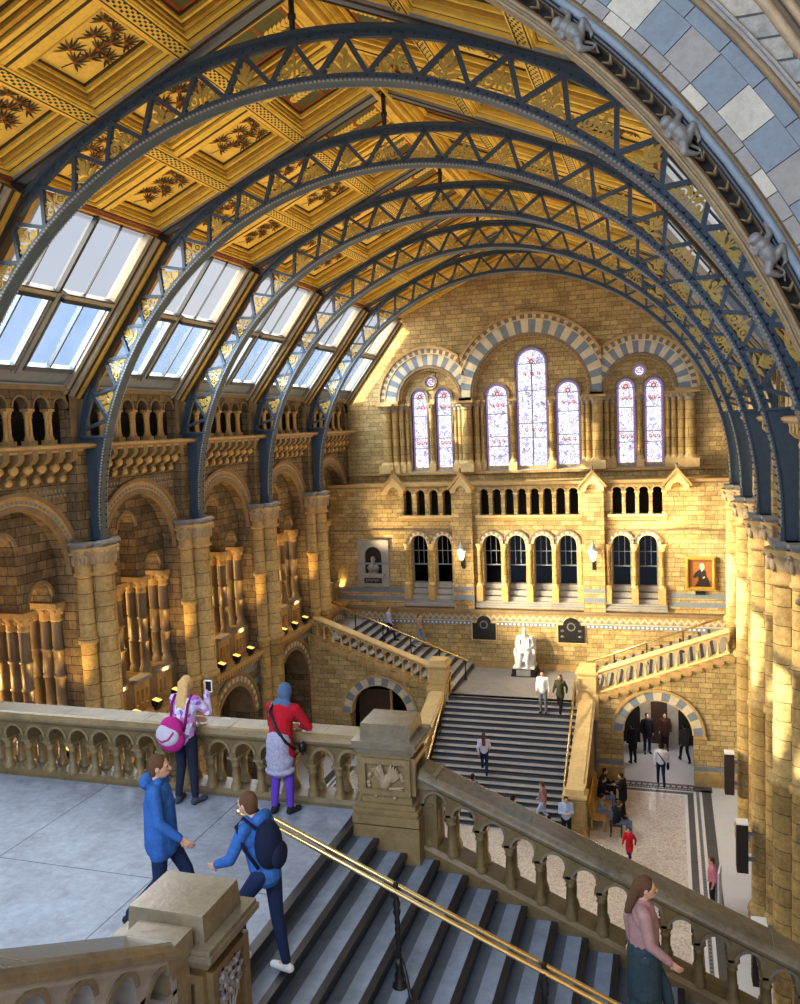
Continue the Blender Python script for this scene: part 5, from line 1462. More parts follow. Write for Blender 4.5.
        if long_hair:
            q = hd + Vector((0, -.075, .0)); b = Vector((nk.x, nk.y - .15, nk.z - long_hair))
            for k in (-1, 0, 1): mb.cone2(q + Vector((.035 * k, 0, .03)), b + Vector((.045 * k, .01 * abs(k), .03 * abs(k))), .05, .032, 10)
        blob('hair', root, mb, vox)
    return root

C_ = cloth
LILAC = C_('lilac_print_jacket', (.42, .36, .62), .55, 26)
# pattern of white and magenta flecks on the lilac jacket
_t = LILAC.node_tree; _p = [n for n in _t.nodes if n.type == 'BSDF_PRINCIPLED'][0]
_vo = _t.nodes.new('ShaderNodeTexVoronoi'); _vo.inputs['Scale'].default_value = 17.
_tc = _t.nodes.new('ShaderNodeTexCoord'); link(_t, _tc.outputs['Object'], _vo.inputs['Vector'])
_sp = _t.nodes.new('ShaderNodeSeparateColor'); link(_t, _vo.outputs['Color'], _sp.inputs[0])
link(_t, ramp(_t, _sp.outputs[0], [(0, (.75, .78, .90)), (.35, (.36, .33, .68)), (.55, (.70, .68, .86)), (.75, (.50, .10, .45)), (.9, (.16, .12, .42))]), _p.inputs['Base Color'])
BLONDE = C_('blonde_hair', (.62, .40, .16), .4, 30); DARKH = C_('dark_hair', (.022, .014, .010), .3, 30); BROWNH = C_('brown_hair', (.10, .050, .025), .3, 30)
JEAN_DK = C_('dark_denim', (.016, .020, .040)); BLACK = C_('black_cloth', (.012, .012, .015)); WHITEC = C_('white_shirt', (.78, .78, .80), .08)
RED = C_('red_cardigan', (.40, .010, .022), .2); BLUE = C_('blue_jacket', (.030, .11, .36), .45, 5); NAVY = C_('navy_cloth', (.012, .022, .07)); PURPLE = C_('purple_leggings', (.10, .045, .42), .2)
SCARF = C_('blue_grey_headscarf', (.075, .13, .24), .4, 20); TUNIC = C_('grey_flowered_tunic', (.33, .33, .47), .6, 30)
GREY = C_('grey_trousers', (.17, .18, .19)); OLIVE = C_('dark_olive_coat', (.045, .045, .025)); TEAL = C_('teal_top', (.035, .10, .14)); JEANS = C_('blue_jeans', (.16, .22, .36)); PINK = C_('dusty_pink_top', (.36, .20, .19), .35); DTEAL = C_('dark_teal_coat', (.030, .052, .065), .4); SKYB = C_('pale_blue_shirt', (.42, .52, .72), .15); TAN = C_('tan_coat', (.30, .20, .12))

# woman with the phone at the landing balustrade
person('woman in lilac flowered jacket photographing the hall over the balustrade, long blonde hair', (-5.98, 9.33, LAND), -6, 1.66,
       pose(chest=(0, .05, 1.24), neck=(.0, .07, 1.44), head=(.01, .11, 1.575), shL=(-.17, .06, 1.38), shR=(.17, .06, 1.38), elL=(-.25, .18, 1.10), wrL=(-.06, .33, 1.03), elR=(.27, .17, 1.20), wrR=(.17, .30, 1.44), pelvis=(0, -.02, .95),
            anL=(-.11, -.06, .09), anR=(.13, -.02, .09), toeL=(-.15, .09, .03), toeR=(.18, .12, .03)),
       LILAC, JEAN_DK, BLONDE, near=True, long_hair=.30, shoes=(.05, .06, .09), top_len=.04)
mb = MB(['white']); mb.box(-5.80, -5.70, 9.60, 9.612, -3.36, -3.20); mb.use('blackmetal'); mb.box(-5.79, -5.71, 9.597, 9.60, -3.345, -3.215); mb.use('bluegrey'); mb.box(-5.725, -5.71, 9.612, 9.618, -3.225, -3.21)
t = thing('phone', 'white phone held up by the blonde woman at the balustrade', 'phone', (-5.75, 9.6, -3.36)); mb.build('phone_body', t)
bp = thing('backpack', 'pink and pale grey backpack hanging off the blonde woman', 'backpack', (-6.05, 9.12, -3.85))
mb = MB([C_('magenta_nylon', (.42, .02, .20), .25)]); mb.ell((-6.04, 9.12, -3.83), (.19, .105, .17), 18, 12); mb.ell((-6.02, 9.11, -3.70), (.16, .10, .17), 18, 12)
o = mb.build('bag_body', None, free=True); o.location = (0, 0, Z0); o.parent = bp; o.matrix_parent_inverse = Matrix.Translation(-Vector(bp.location))
mb = MB([C_('pale_grey_nylon', (.50, .46, .56), .2)]); mb.ell((-6.05, 9.06, -3.76), (.165, .075, .15), 18, 12)
o = mb.build('front_pocket', None, free=True); o.location = (0, 0, Z0); o.parent = bp; o.matrix_parent_inverse = Matrix.Translation(-Vector(bp.location))
M['magenta_nylon'] = C_('magenta_nylon', ()); M['dkmag'] = C_('dark_magenta_strap', (.22, .008, .12))
for dx in (-.10, .10):
    mb = MB(['dkmag']); mb.tube([(-6.03 + dx, 9.20, -3.90), (-6.0 + dx * 1.1, 9.235, -3.62), (-5.98 + dx * 1.15, 9.27, -3.42), (-5.98 + dx * 1.2, 9.36, -3.335), (-5.98 + dx * 1.3, 9.46, -3.42)], .018, 8); mb.build('shoulder_strap', bp)
mb = MB(['magenta_nylon']); mb.tube([(-6.17, 9.02, -3.80), (-6.10, 8.985, -3.83), (-6.0, 8.985, -3.79), (-5.93, 9.0, -3.70)], .012, 6); mb.build('piping', bp)

# woman in red leaning on the coping
person('woman in red cardigan and blue-grey headscarf leaning on the balustrade with both arms', (-4.63, 9.33, LAND), -4, 1.63,
       pose(pelvis=(0, -.03, .96), chest=(0, .07, 1.23), neck=(0, .13, 1.42), head=(.01, .19, 1.545), shL=(-.18, .12, 1.36), shR=(.18, .12, 1.36), elL=(-.25, .24, 1.08), elR=(.30, .24, 1.09), wrL=(-.05, .38, 1.03), wrR=(.10, .40, 1.03),
            anL=(-.10, -.05, .09), anR=(.11, -.01, .09), toeL=(-.14, .09, .03), toeR=(.17, .11, .03)),
       RED, PURPLE, SCARF, near=True, scarf=True, skirt=(TUNIC, .53), top_len=.16, shoes=(.02, .02, .025), top_name='cardigan')
mb = MB(['blackmetal']); mb.tube([(-4.74, 9.42, -3.38), (-4.72, 9.27, -3.44), (-4.62, 9.20, -3.62), (-4.50, 9.22, -3.80), (-4.44, 9.34, -3.93)], .02, 8)
t = thing('shoulder_bag', 'thin black bag strap across the red cardigan', 'bag', (-4.5, 9.3, -4.0)); mb.build('strap', t)
mb = MB(['blackmetal']); mb.ell((-4.41, 9.50, -3.96), (.05, .06, .08), 12, 8); mb.build('bag_body', t)

# man crossing the landing, man on the first step, person lower down
person('person in blue hooded jacket walking across the landing behind the blonde woman', (-4.72, 6.85, LAND), -70, 1.70, WALK, BLUE, NAVY, BROWNH, near=True, hood=True, top_len=.16)
person('person in blue climbing onto the landing with a dark rucksack and white shoes', (-3.46, 6.56, LAND), 80, 1.60,
       pose(pelvis=(0, .0, .92), chest=(0, .08, 1.20), neck=(0, .12, 1.40), head=(0, .18, 1.53), shL=(-.17, .11, 1.35), shR=(.17, .11, 1.35), elL=(-.25, .22, 1.08), wrL=(-.22, .42, .98), elR=(.26, .05, 1.08), wrR=(.26, .20, .9),
            knL=(-.09, .30, .52), anL=(-.09, .25, .10), toeL=(-.09, .41, .03), knR=(.10, -.02, .42), anR=(.10, -.10, -.06), toeR=(.10, .05, -.115)), BLUE, NAVY, BROWNH, near=True, hood=True, shoes=(.62, .66, .70), top_len=.06)
bp = thing('backpack', 'dark navy rucksack worn by the person climbing onto the landing', 'backpack', (-3.31, 6.5, -3.75))
M['navy_bag'] = C_('navy_bag', (.008, .012, .035))
mb = MB(['navy_bag']); mb.ell((-3.39, 6.50, -3.62), (.12, .15, .22), 16, 10); mb.build('bag_body', bp)
mb = MB(['navy_bag']); mb.ell((-3.29, 6.50, -3.70), (.06, .12, .12), 14, 8); mb.build('front_pocket', bp)
for dy in (-.1, .1):
    mb = MB(['navy_bag']); mb.tube([(-3.45, 6.5 + dy, -3.80), (-3.57, 6.5 + dy * 1.25, -3.62), (-3.63, 6.5 + dy * 1.3, -3.42), (-3.57, 6.5 + dy * 1.1, -3.345), (-3.45, 6.5 + dy, -3.44)], .016, 8); mb.build('shoulder_strap', bp)
person('person in dusty pink jacket and dark teal skirt going down the slate steps', (-.28, 8.35, LAND - .145 * 10), -85, 1.68, WALK, PINK, DTEAL, BROWNH, near=True, long_hair=.12, skirt=(DTEAL, .30), top_len=.04)

# visitors on the far stairs and floor
def zst(y):
    k = math.floor((y - 29.4) / TR) + 1
    return ZL if k >= NS else (FL if k <= 0 else FL + RS * k)
def far(label, x, y, hd, h, P, top, legs, hair, z=None, **kw): return person(label, (x, y, zst(y) if z is None else z), hd, h, P, top, legs, hair, **kw)
far('woman in pale lilac top walking up the middle of the grand staircase', -6.9, 31.36, 10, 1.65, WALK, C_('pale_lilac_top', (.60, .56, .74), .15), NAVY, BROWNH, long_hair=.22)
far('man in white shirt and grey trousers coming down below the statue', -4.97, 34.12, 175, 1.78, pose(), WHITEC, GREY, DARKH, top_len=.06)
far('woman in olive coat with orange bag beside the man in white shirt', -4.27, 34.12, 165, 1.66, WALK, OLIVE, BLACK, BROWNH, long_hair=.2, top_len=.15)
far('person in teal top low on the grand staircase, behind the sloping coping', -6.98, 29.62, -20, 1.7, pose(), TEAL, NAVY, DARKH)
far('dark-haired woman in white top at the foot of the grand staircase', -5.31, 28.62, -35, 1.65, pose(), WHITEC, JEAN_DK, DARKH, long_hair=.16)
far('man in pale shirt with a grey rucksack looking down at his phone', -3.5, 28.75, 190, 1.75, PHONE, SKYB, BLACK, DARKH)
far('dark-haired child standing in front of the man with the phone', -4.02, 28.25, 20, 1.2, pose(), BLACK, NAVY, DARKH, kid=True)
far('person in dusty pink top walking off the bottom steps', -4.42, 29.6, 80, 1.65, WALK, PINK, SKYB, BROWNH)
bench = thing('bench', 'yellow oak bench against the staircase parapet, with sitters', 'bench', (-2.5, 31.2, FL))
mb = MB(['oak']); mb.box(-2.78, -2.25, 29.9, 32.9, FL + .40, FL + .46); mb.build('seat', bench)
for a, b in ((29.9, 31.38), (31.42, 32.9)):
    mb = MB(['oak'])
    mb.hexa([(-2.80, a, FL + .5), (-2.74, a, FL + .5), (-2.74, b, FL + .5), (-2.80, b, FL + .5), (-2.87, a, FL + .98), (-2.81, a, FL + .98), (-2.81, b, FL + .98), (-2.87, b, FL + .98)]); mb.build('backrest', bench)
for y in (29.95, 31.4, 32.85):
    for x in (-2.74, -2.30):
        mb = MB(['oak']); mb.box(x - .04, x + .04, y - .05, y + .05, FL, FL + .40); mb.build('leg', bench)
person('person in black sitting at the far end of the yellow bench, arm stretched out', (-2.56, 32.55, FL - .04), -90, 1.7, dict(SIT, elR=Vector((.26, .25, .86)), wrR=Vector((.25, .50, .92))), BLACK, BLACK, DARKH)
person('person in black coat and pale jeans sitting in the middle of the yellow bench', (-2.56, 31.75, FL - .04), -90, 1.72, SIT, BLACK, JEANS, DARKH, long_hair=.1)
person('child in grey top sitting at the near end of the yellow bench', (-2.50, 30.5, FL + .02), -90, 1.45, SIT, C_('grey_marl_top', (.22, .22, .24)), JEANS, DARKH, kid=True)
person('person in black coat standing in front of the yellow bench with a paper', (-1.72, 31.3, FL), 75, 1.66, PHONE, BLACK, BLACK, DARKH, top_len=.25)
cbx = thing('stool', 'low dark folding stool in front of the bench', 'stool', (-1.85, 29.75, FL))
mb = MB(['darkbrown']); mb.box(-2.1, -1.66, 29.55, 29.95, FL + .40, FL + .46); mb.build('seat', cbx)
for x in (-2.06, -1.7):
    for y in (29.59, 29.91):
        mb = MB(['darkbrown']); mb.box(x - .02, x + .02, y - .02, y + .02, FL, FL + .4); mb.build('leg', cbx)
person('person in pale jeans and white shoes sitting on the low stool', (-1.86, 29.75, FL - .04), -60, 1.7, SIT, BLACK, JEANS, BROWNH, shoes=(.8, .8, .8))
person('child in bright red coat walking over the mosaic floor', (-1.35, 27.85, FL), 160, 1.25, WALK, C_('bright_red_coat', (.50, .012, .02)), NAVY, BROWNH, kid=True, top_len=.30, top_name='coat')
person('man in white shirt with a dark strap bag walking into the striped doorway', (-.40, 34.3, FL), 5, 1.75, WALK, WHITEC, NAVY, DARKH)
sb = thing('shoulder_bag', 'dark bag worn across the back of the man in the doorway', 'bag', (-.4, 34.2, FL + 1.2))
mb = MB(['navy_bag']); mb.tube([(-.57, 34.26, FL + 1.42), (-.45, 34.12, FL + 1.34), (-.30, 34.12, FL + 1.12), (-.22, 34.2, FL + .98)], .022, 6); mb.build('strap', sb)
mb = MB(['navy_bag']); mb.ell((-.13, 34.24, FL + .85), (.06, .14, .16), 12, 8); mb.build('bag_body', sb)
person('person in black standing just inside the striped doorway, beside its niche side', (-1.55, 36.4, FL), 30, 1.75, pose(), BLACK, BLACK, DARKH, top_len=.3)
person('tall person in black in the middle of the doorway passage', (-1.0, 37.6, FL), 200, 1.82, pose(), BLACK, NAVY, DARKH, top_len=.2)
person('person in dark brown at the back of the doorway passage', (-.25, 38.1, FL), 180, 1.7, pose(), C_('dark_brown_coat', (.05, .025, .015)), BLACK, BROWNH, top_len=.2)
person('person in grey walking in the doorway passage, at its column side', (.55, 36.9, FL), 20, 1.7, WALK, C_('charcoal_coat', (.05, .05, .055)), BLACK, DARKH, top_len=.1)
person('blurred person in blue coming down the side flight under the bust', (-12.6, 37.4, ZL + .155 * 10), -90, 1.65, WALK, C_('lavender_blue_top', (.28, .33, .52)), NAVY, BROWNH)
person('person in brown coming down the side flight ahead of the one in blue', (-11.35, 38.2, ZL + .155 * 7), -90, 1.65, WALK, TAN, JEANS, BROWNH)
for i, (x, y, tp, hr_, lb) in enumerate(((-19.3, 20.7, BLACK, DARKH, 'person in black among the arches of the shaded gallery, beside the picture edge'), (-18.3, 19.7, C_('grey_wool', (.14, .14, .15)), BLONDE, 'fair-haired person in grey in the shaded gallery'), (-18.0, 20.6, NAVY, DARKH, 'person in navy by the gallery window column'))):
    person(lb, (x, y, -8.5), [60, -60, -40][i], 1.65, pose(), tp, BLACK, hr_)
person('person in pink beside the white display board on the hall floor', (1.12, 25.75, FL), 100, 1.6, pose(), C_('pink_top', (.55, .20, .24)), BLACK, BROWNH)
db = thing('display_board', 'white display board standing at the edge of the mosaic floor', 'sign', (1.3, 25.3, FL))
mb = MB(['white']); mb.hexa([(1.22, 25.0, FL + .05), (1.27, 25.0, FL + .05), (1.37, 25.6, FL + .05), (1.32, 25.6, FL + .05), (1.22, 25.0, FL + 1.5), (1.27, 25.0, FL + 1.5), (1.37, 25.6, FL + 1.5), (1.32, 25.6, FL + 1.5)]); mb.build('board', db)
for (x, y) in ((1.245, 25.05), (1.345, 25.55)):
    mb = MB(['lead']); mb.box(x - .2, x + .2, y - .03, y + .03, FL, FL + .05); mb.build('foot', db)

# ------------------------------------------------------------------ things on the walls and floor
# seated marble figure
st = thing('statue', 'white marble statue of a seated bearded figure on the stair landing', 'statue', (-6.38, 38.4, ZL))
mb = MB(['blackmetal']); mb.box(-6.95, -5.80, 37.85, 38.95, ZL, ZL + .10); mb.use('sill'); mb.box(-6.70, -6.06, 37.82, 37.86, ZL + .05, ZL + .32); mb.use('blackmetal'); mb.box(-6.90, -5.85, 37.86, 38.95, ZL + .10, ZL + .34); mb.build('plinth', st)
mb = MB(['marble'])
b = ZL + .34 + Z0; ox, oy = -6.38, 38.4
def S(x, y, z): return (ox + x, oy - y, b + z)
def mbox(x0, x1, y0, y1, z0, z1): mb.box(ox + x0, ox + x1, oy - y1, oy - y0, b + z0, b + z1)
mbox(-.5, .5, -.5, .5, 0, .09); mbox(-.44, .44, -.45, .22, .08, .62); mbox(-.46, .46, -.48, -.36, .5, 1.25); mbox(-.48, -.36, -.4, .2, .55, .86); mbox(.36, .48, -.4, .2, .55, .86)
mb.cone2(S(0, -.12, .7), S(0, -.10, 1.25), .25, .22, 16); mb.ell(S(0, -.1, 1.3), (.29, .19, .2), 14, 10)
mb.ell(S(.0, .02, 1.68), (.105, .125, .15), 16, 12); mb.ell(S(0, .1, 1.55), (.085, .075, .14), 12, 8); mb.ell(S(0, .1, 1.44), (.06, .05, .1), 12, 8); mb.cone2(S(0, -.04, 1.4), S(0, .0, 1.6), .09, .08, 12); mb.cone2(S(0, .135, 1.70), S(0, .16, 1.66), .018, .024, 8)
for sx in (-1, 1):
    mb.cone2(S(sx * .27, -.1, 1.34), S(sx * .36, -.02, 1.0), .115, .10, 12); mb.cone2(S(sx * .36, -.02, 1.0), S(sx * .12, .28, .86), .10, .06, 12)
    mb.cone2(S(sx * .15, -.1, .68), S(sx * .17, .36, .68), .155, .13, 14); mb.cone2(S(sx * .17, .36, .68), S(sx * (.15 if sx > 0 else .2), .38 if sx > 0 else .44, .14), .125, .08, 14); mb.cone2(S(sx * .17, .38, .13), S(sx * .18, .56, .11), .07, .05, 10)
    for k in range(4): mb.cone2(S(sx * (.20 + .035 * k), .12 - .06 * k, 1.30), S(sx * (.24 + .05 * k), .36 - .10 * k, .15), .035, .06, 8)
    mb.cone2(S(sx * .12, .28, .86), S(sx * .04, .37, .80), .05, .035, 8)
    for k in range(4): mb.cone2(S(sx * .06 - .02 * k * sx, .36, .82 - .012 * k), S(sx * .0 - .015 * k * sx, .42, .76 - .02 * k), .017, .013, 6)
for k in range(3): mb.cone2(S(-.1 + .1 * k, .12, 1.1), S(-.08 + .08 * k, .38, .35), .05, .05, 8)
o = mb.build('seated_figure', None, free=True, recalc=False); o.parent = st; o.matrix_parent_inverse = Matrix.Translation(-Vector(st.location))
r = o.modifiers.new('carve', 'REMESH'); r.mode = 'VOXEL'; r.voxel_size = .016; r.use_smooth_shade = True
s_ = o.modifiers.new('soft', 'SMOOTH'); s_.iterations = 2

def plaque(label, x0, x1, z0, z1, studs):
    t = thing('bronze_plaque', label, 'plaque', ((x0 + x1) / 2, YL, z0)); c = (x0 + x1) / 2; w = (x1 - x0) / 2
    def out(k): 
        ww = w - k; zt = z1 - .35
        return [(c - ww, z0 + k), (c + ww, z0 + k), (c + ww, zt - k * .4), (c + ww * .62, zt)] + [(c + (ww * .62 - 0) * math.cos(PI * i / 12), zt + .0 + (.35 - k) * math.sin(PI * i / 12)) for i in range(1, 12)] + [(c - ww * .62, zt), (c - ww, zt - k * .4)]
    mb = MB(['stone_lt']); mb.prism(rect(x0 - .07, x1 + .07, z0 - .07, z1 - .28), 'y', YL - .04, YL + .01); mb.build('stone_surround', t)
    mb = MB(['bronze']); mb.prism(out(0), 'y', YL - .09, YL - .03); mb.use('bronze_hi'); mb.ring((c, z1 - .42), .14, .2, 0, 2 * PI, 18, YL - .11, YL - .08); mb.use('bronze'); mb.ring((c, z1 - .42), 0, .14, 0, 2 * PI, 18, YL - .10, YL - .08)
    for k in range(5): mb.box(x0 + .18, x1 - .18, YL - .098, YL - .085, z0 + .12 + .075 * k, z0 + .135 + .075 * k) 
    mb.build('tablet', t)
    if studs:
        for sx in (-1, 1):
            for zz in (.28, .55): mb = MB(['bronze_hi']); mb.ell((c + sx * w * .66, YL - .10, z0 + zz), (.09, .03, .055), 12, 8); mb.build('medallion', t)
plaque('dark bronze wall plaque with a round-topped outline, on the niche side of the statue', -8.97, -7.87, -10.28, -9.14, False)
plaque('dark bronze wall plaque with pale studs, on the portrait side of the statue', -4.93, -3.72, -10.28, -9.12, True)

# bust in a grey stone niche
bn = thing('bust_niche', 'grey stone wall niche holding a dark bronze bust', 'monument', (-13.82, YL, -7.82))
mb = MB(['bluegrey']); c = -13.82
mb.use('sill'); mb.plate(rect(-14.62, -13.02, -7.82, -5.52), [archpoly(c, .43, -7.2, -6.28, 14)], 'y', YL - .14, YL + .0)
mb.use('bluegrey'); mb.box(-14.62, -13.02, YL - .15, YL - .14, -6.72, -6.62); mb.use('sill'); mb.build('niche_slab', bn)
mb = MB(['dark']); mb.prism(archpoly(c, .43, -7.2, -6.28, 14), 'y', YL - .03, YL - .01); mb.build('niche_back', bn)
mb = MB(['sill']); mb.box(c - .58, c + .58, YL - .30, YL - .1, -7.28, -7.16); mb.box(c - .52, c + .52, YL - .26, YL - .1, -7.74, -7.28); mb.use('bronze'); mb.box(c - .45, c + .45, YL - .275, YL - .25, -7.62, -7.36); mb.use('bronze_hi')
for k in range(9): mb.box(c - .36 + .08 * k, c - .32 + .08 * k, YL - .285, YL - .27, -7.55 + .02 * (k % 3), -7.43 + .02 * (k % 2))
mb.build('bracket', bn)
bu = thing('bust', 'dark bronze bust in the grey wall niche', 'bust', (c, YL - .2, -7.16))
mb = MB(['bronze_hi']); y = YL - .17;  # highlights of the bust painted in by using the paler bronze
def V3(x, dy, z): return (c + x, y + dy, z)
mb.ell(V3(0, 0, -6.92), (.30, .12, .17), 16, 10); mb.ell(V3(-.12, -.02, -6.86), (.18, .10, .14), 12, 8); mb.ell(V3(.14, -.02, -6.86), (.18, .10, .14), 12, 8); mb.cone2(V3(0, 0, -6.85), V3(.01, -.02, -6.58), .10, .08, 12); mb.ell(V3(.015, -.03, -6.45), (.115, .13, .155), 16, 12); mb.ell(V3(.02, -.09, -6.56), (.075, .07, .07), 10, 8); mb.cone2(V3(.02, -.15, -6.45), V3(.02, -.175, -6.49), .016, .024, 8); mb.box(c - .22, c + .22, y - .10, y + .10, -7.16, -7.04)
mb.build('head_and_shoulders', bu)
mb = MB(['bronze_hi'])
for k in range(6): mb.cone2(V3(-.22 + .08 * k, -.09, -6.80 - .02 * (k % 2)), V3(-.14 + .05 * k, -.10, -7.02), .022, .014, 6)
mb.build('robe_fold', bu)

# framed portrait
pt = thing('framed_portrait', 'gilt framed portrait of a seated figure in dark clothes', 'painting', (1.3, YL, -7.75))
x0, x1, z0, z1 = .68, 1.95, -7.72, -6.22
mb = MB(['gilt'])
for o_, d in ((0, .14), (.06, .18), (.12, .13)):
    i_ = .06 if o_ < .1 else .03
    mb.plate(rect(x0 + o_, x1 - o_, z0 + o_, z1 - o_), [rect(x0 + o_ + i_ + .0, x1 - o_ - i_, z0 + o_ + i_, z1 - o_ - i_)], 'y', YL - d, YL)
for k in range(14):
    for xx in (x0 + .08, x1 - .08): mb.ell((xx, YL - .18, z0 + .1 + k * (z1 - z0 - .2) / 13), (.035, .025, .035), 6, 4)
for k in range(11):
    for zz in (z0 + .08, z1 - .08): mb.ell((x0 + .14 + k * (x1 - x0 - .28) / 10, YL - .18, zz), (.035, .025, .035), 6, 4)
mb.build('picture_frame', pt)
M['canvas'] = mat('umber_canvas', (.22, .075, .018), .5, 0, .5, 1.8); M['pt_dark'] = mat('painted_black', (.018, .012, .010), .5); M['pt_skin'] = mat('painted_flesh', (.55, .33, .18), .5); M['pt_grey'] = mat('painted_beard', (.42, .36, .30), .5)
mb = MB(['canvas']); mb.box(x0 + .14, x1 - .14, YL - .09, YL - .06, z0 + .14, z1 - .14)
def pp(pts, m, k): mb.use(m); mb.prism([(x0 + .14 + (x1 - x0 - .28) * u, z0 + .14 + (z1 - z0 - .28) * v) for u, v in pts], 'y', YL - .092 - .002 * k, YL - .09)
pp([(.25, .02), (.92, .02), (.88, .2), (.75, .42), (.72, .58), (.60, .66), (.45, .64), (.28, .52), (.18, .36), (.30, .32), (.40, .40), (.42, .25)], 'pt_dark', 1)
pp([(.57 + .11 * math.cos(t * PI / 6), .74 + .12 * math.sin(t * PI / 6)) for t in range(12)], 'pt_skin', 2); pp([(.50, .72), (.62, .70), (.60, .60), (.54, .56)], 'pt_grey', 3); pp([(.58, .34), (.66, .40), (.70, .36), (.62, .30)], 'pt_skin', 3); pp([(.47, .80), (.50, .86), (.60, .87), (.68, .80), (.60, .83)], 'pt_grey', 3)
mb.build('canvas', pt)
mb = MB(['blackmetal']); mb.box(1.1, 1.52, YL - .12, YL, -7.92, -7.76); mb.build('label_plate', pt)

# wall lanterns
def lantern(label, x):
    y = YL - .24 - .34; t = thing('wall_lantern', label, 'lantern', (x, y, -6.7), 'lanterns on the end wall')
    mb = MB(['blackmetal']); mb.tube([(x + .05, YL - .24, -6.75), (x + .03, YL - .4, -6.78), (x, y, -6.66), (x, y, -6.42)], .028, 8); mb.tube([(x + .04, YL - .24, -6.4), (x + .02, YL - .42, -6.55), (x, y, -6.62)], .02, 8); mb.box(x - .06, x + .1, YL - .27, YL - .23, -6.85, -6.3); mb.build('bracket', t)
    mb = MB(['lamp_globe']); mb.lathe((x, y), [(.10, -6.36), (.19, -5.98), (.19, -5.95)], 8, False); mb.build('lamp_glass', t)
    mb = MB(['lead']); mb.lathe((x, y), [(.06, -6.44), (.11, -6.40), (.11, -6.36)], 8); mb.lathe((x, y), [(.21, -5.96), (.23, -5.92), (.17, -5.80), (.10, -5.74), (.12, -5.70), (.05, -5.62), (.03, -5.55), (.045, -5.52), (.01, -5.46)], 8)
    for k in range(8):
        a = 2 * PI * k / 8; mb.bar((x + .105 * math.cos(a), y + .105 * math.sin(a), -6.38), (x + .2 * math.cos(a), y + .2 * math.sin(a), -5.95), .018, .018, (0, .3, 1))
    mb.build('lamp_cage', t)
lantern('glowing glazed lantern on the wall pier nearer the bust niche', -9.28)
lantern('glowing glazed lantern on the wall pier nearer the framed portrait', -3.24)

# column loudspeakers
for i, (x, y, z0, z1, lb) in enumerate(((1.74, 29.9, -12.86, -11.42, 'slim dark brown loudspeaker on the fourth golden column, above the mosaic floor edge'), (1.74, 24.7, -12.85, -11.42, 'slim dark brown loudspeaker on the third golden column'), (1.70, 19.6, -12.8, -11.35, 'slim dark loudspeaker on the second golden column, only its pale top showing'))):
    t = thing('column_loudspeaker', lb, 'loudspeaker', (x, y, z0), 'loudspeakers on the golden columns')
    mb = MB(['speaker']); mb.box(x - .02, x + .28, y - .18, y + .18, z0, z1 - .03); mb.build('cabinet', t)
    mb = MB(['speaker'])
    for k in range(12): mb.box(x - .03, x - .02, y - .15, y + .15, z0 + .06 + k * .11, z0 + .13 + k * .11)
    mb.build('grille', t); mb = MB(['white']); mb.box(x - .03, x + .29, y - .19, y + .19, z1 - .03, z1); mb.build('top_cap', t)
    mb = MB(['lead']); mb.box(x + .28, x + .46, y - .04, y + .04, z0 + .3, z0 + .4); mb.box(x + .28, x + .46, y - .04, y + .04, z1 - .4, z1 - .3); mb.build('bracket', t)

# floodlights on the ledges
FLOODS = []
def flood(label, y, mir):
    x = -15.30; t = thing('floodlight', label, 'floodlight', (2 * XC - x if mir else x, y, -8.5), 'floodlights on the wall ledges')
    mb = MB(['blackmetal']); mb.box(x - .04, x + .04, y - .12, y + .12, -8.5, -8.46); mb.box(x - .02, x + .02, y - .16, y - .13, -8.48, -8.28); mb.box(x - .02, x + .02, y + .13, y + .16, -8.48, -8.28); mb.build('yoke', t, mir)
    mb = MB(['blackmetal']); mb.hexa([(x - .1, y - .13, -8.38), (x + .08, y - .13, -8.44), (x + .08, y + .13, -8.44), (x - .1, y + .13, -8.38), (x - .12, y - .13, -8.18), (x + .14, y - .13, -8.24), (x + .14, y + .13, -8.24), (x - .12, y + .13, -8.18)]); mb.build('lamp_housing', t, mir)
    mb = MB(['lamp_warm']); mb.hexa([(x - .10, y - .11, -8.178), (x + .12, y - .11, -8.233), (x + .12, y + .11, -8.233), (x - .10, y + .11, -8.178), (x - .10, y - .11, -8.165), (x + .12, y - .11, -8.22), (x + .12, y + .11, -8.22), (x - .10, y + .11, -8.165)]); mb.build('lamp_glass', t, mir)
for k in (1, 2, 3, 4):
    yc = RY[0] + B * (k - .5)
    for j, q in enumerate((-1.1, 0, 1.1)):
        if k == 1 and j < 1: continue
        flood('lit warm floodlight on the shaded wall ledge, %s in the %s bay' % (['first', 'middle', 'last'][j], ['nearest', 'second', 'third', 'fourth', 'fifth'][k]), yc + q, False)

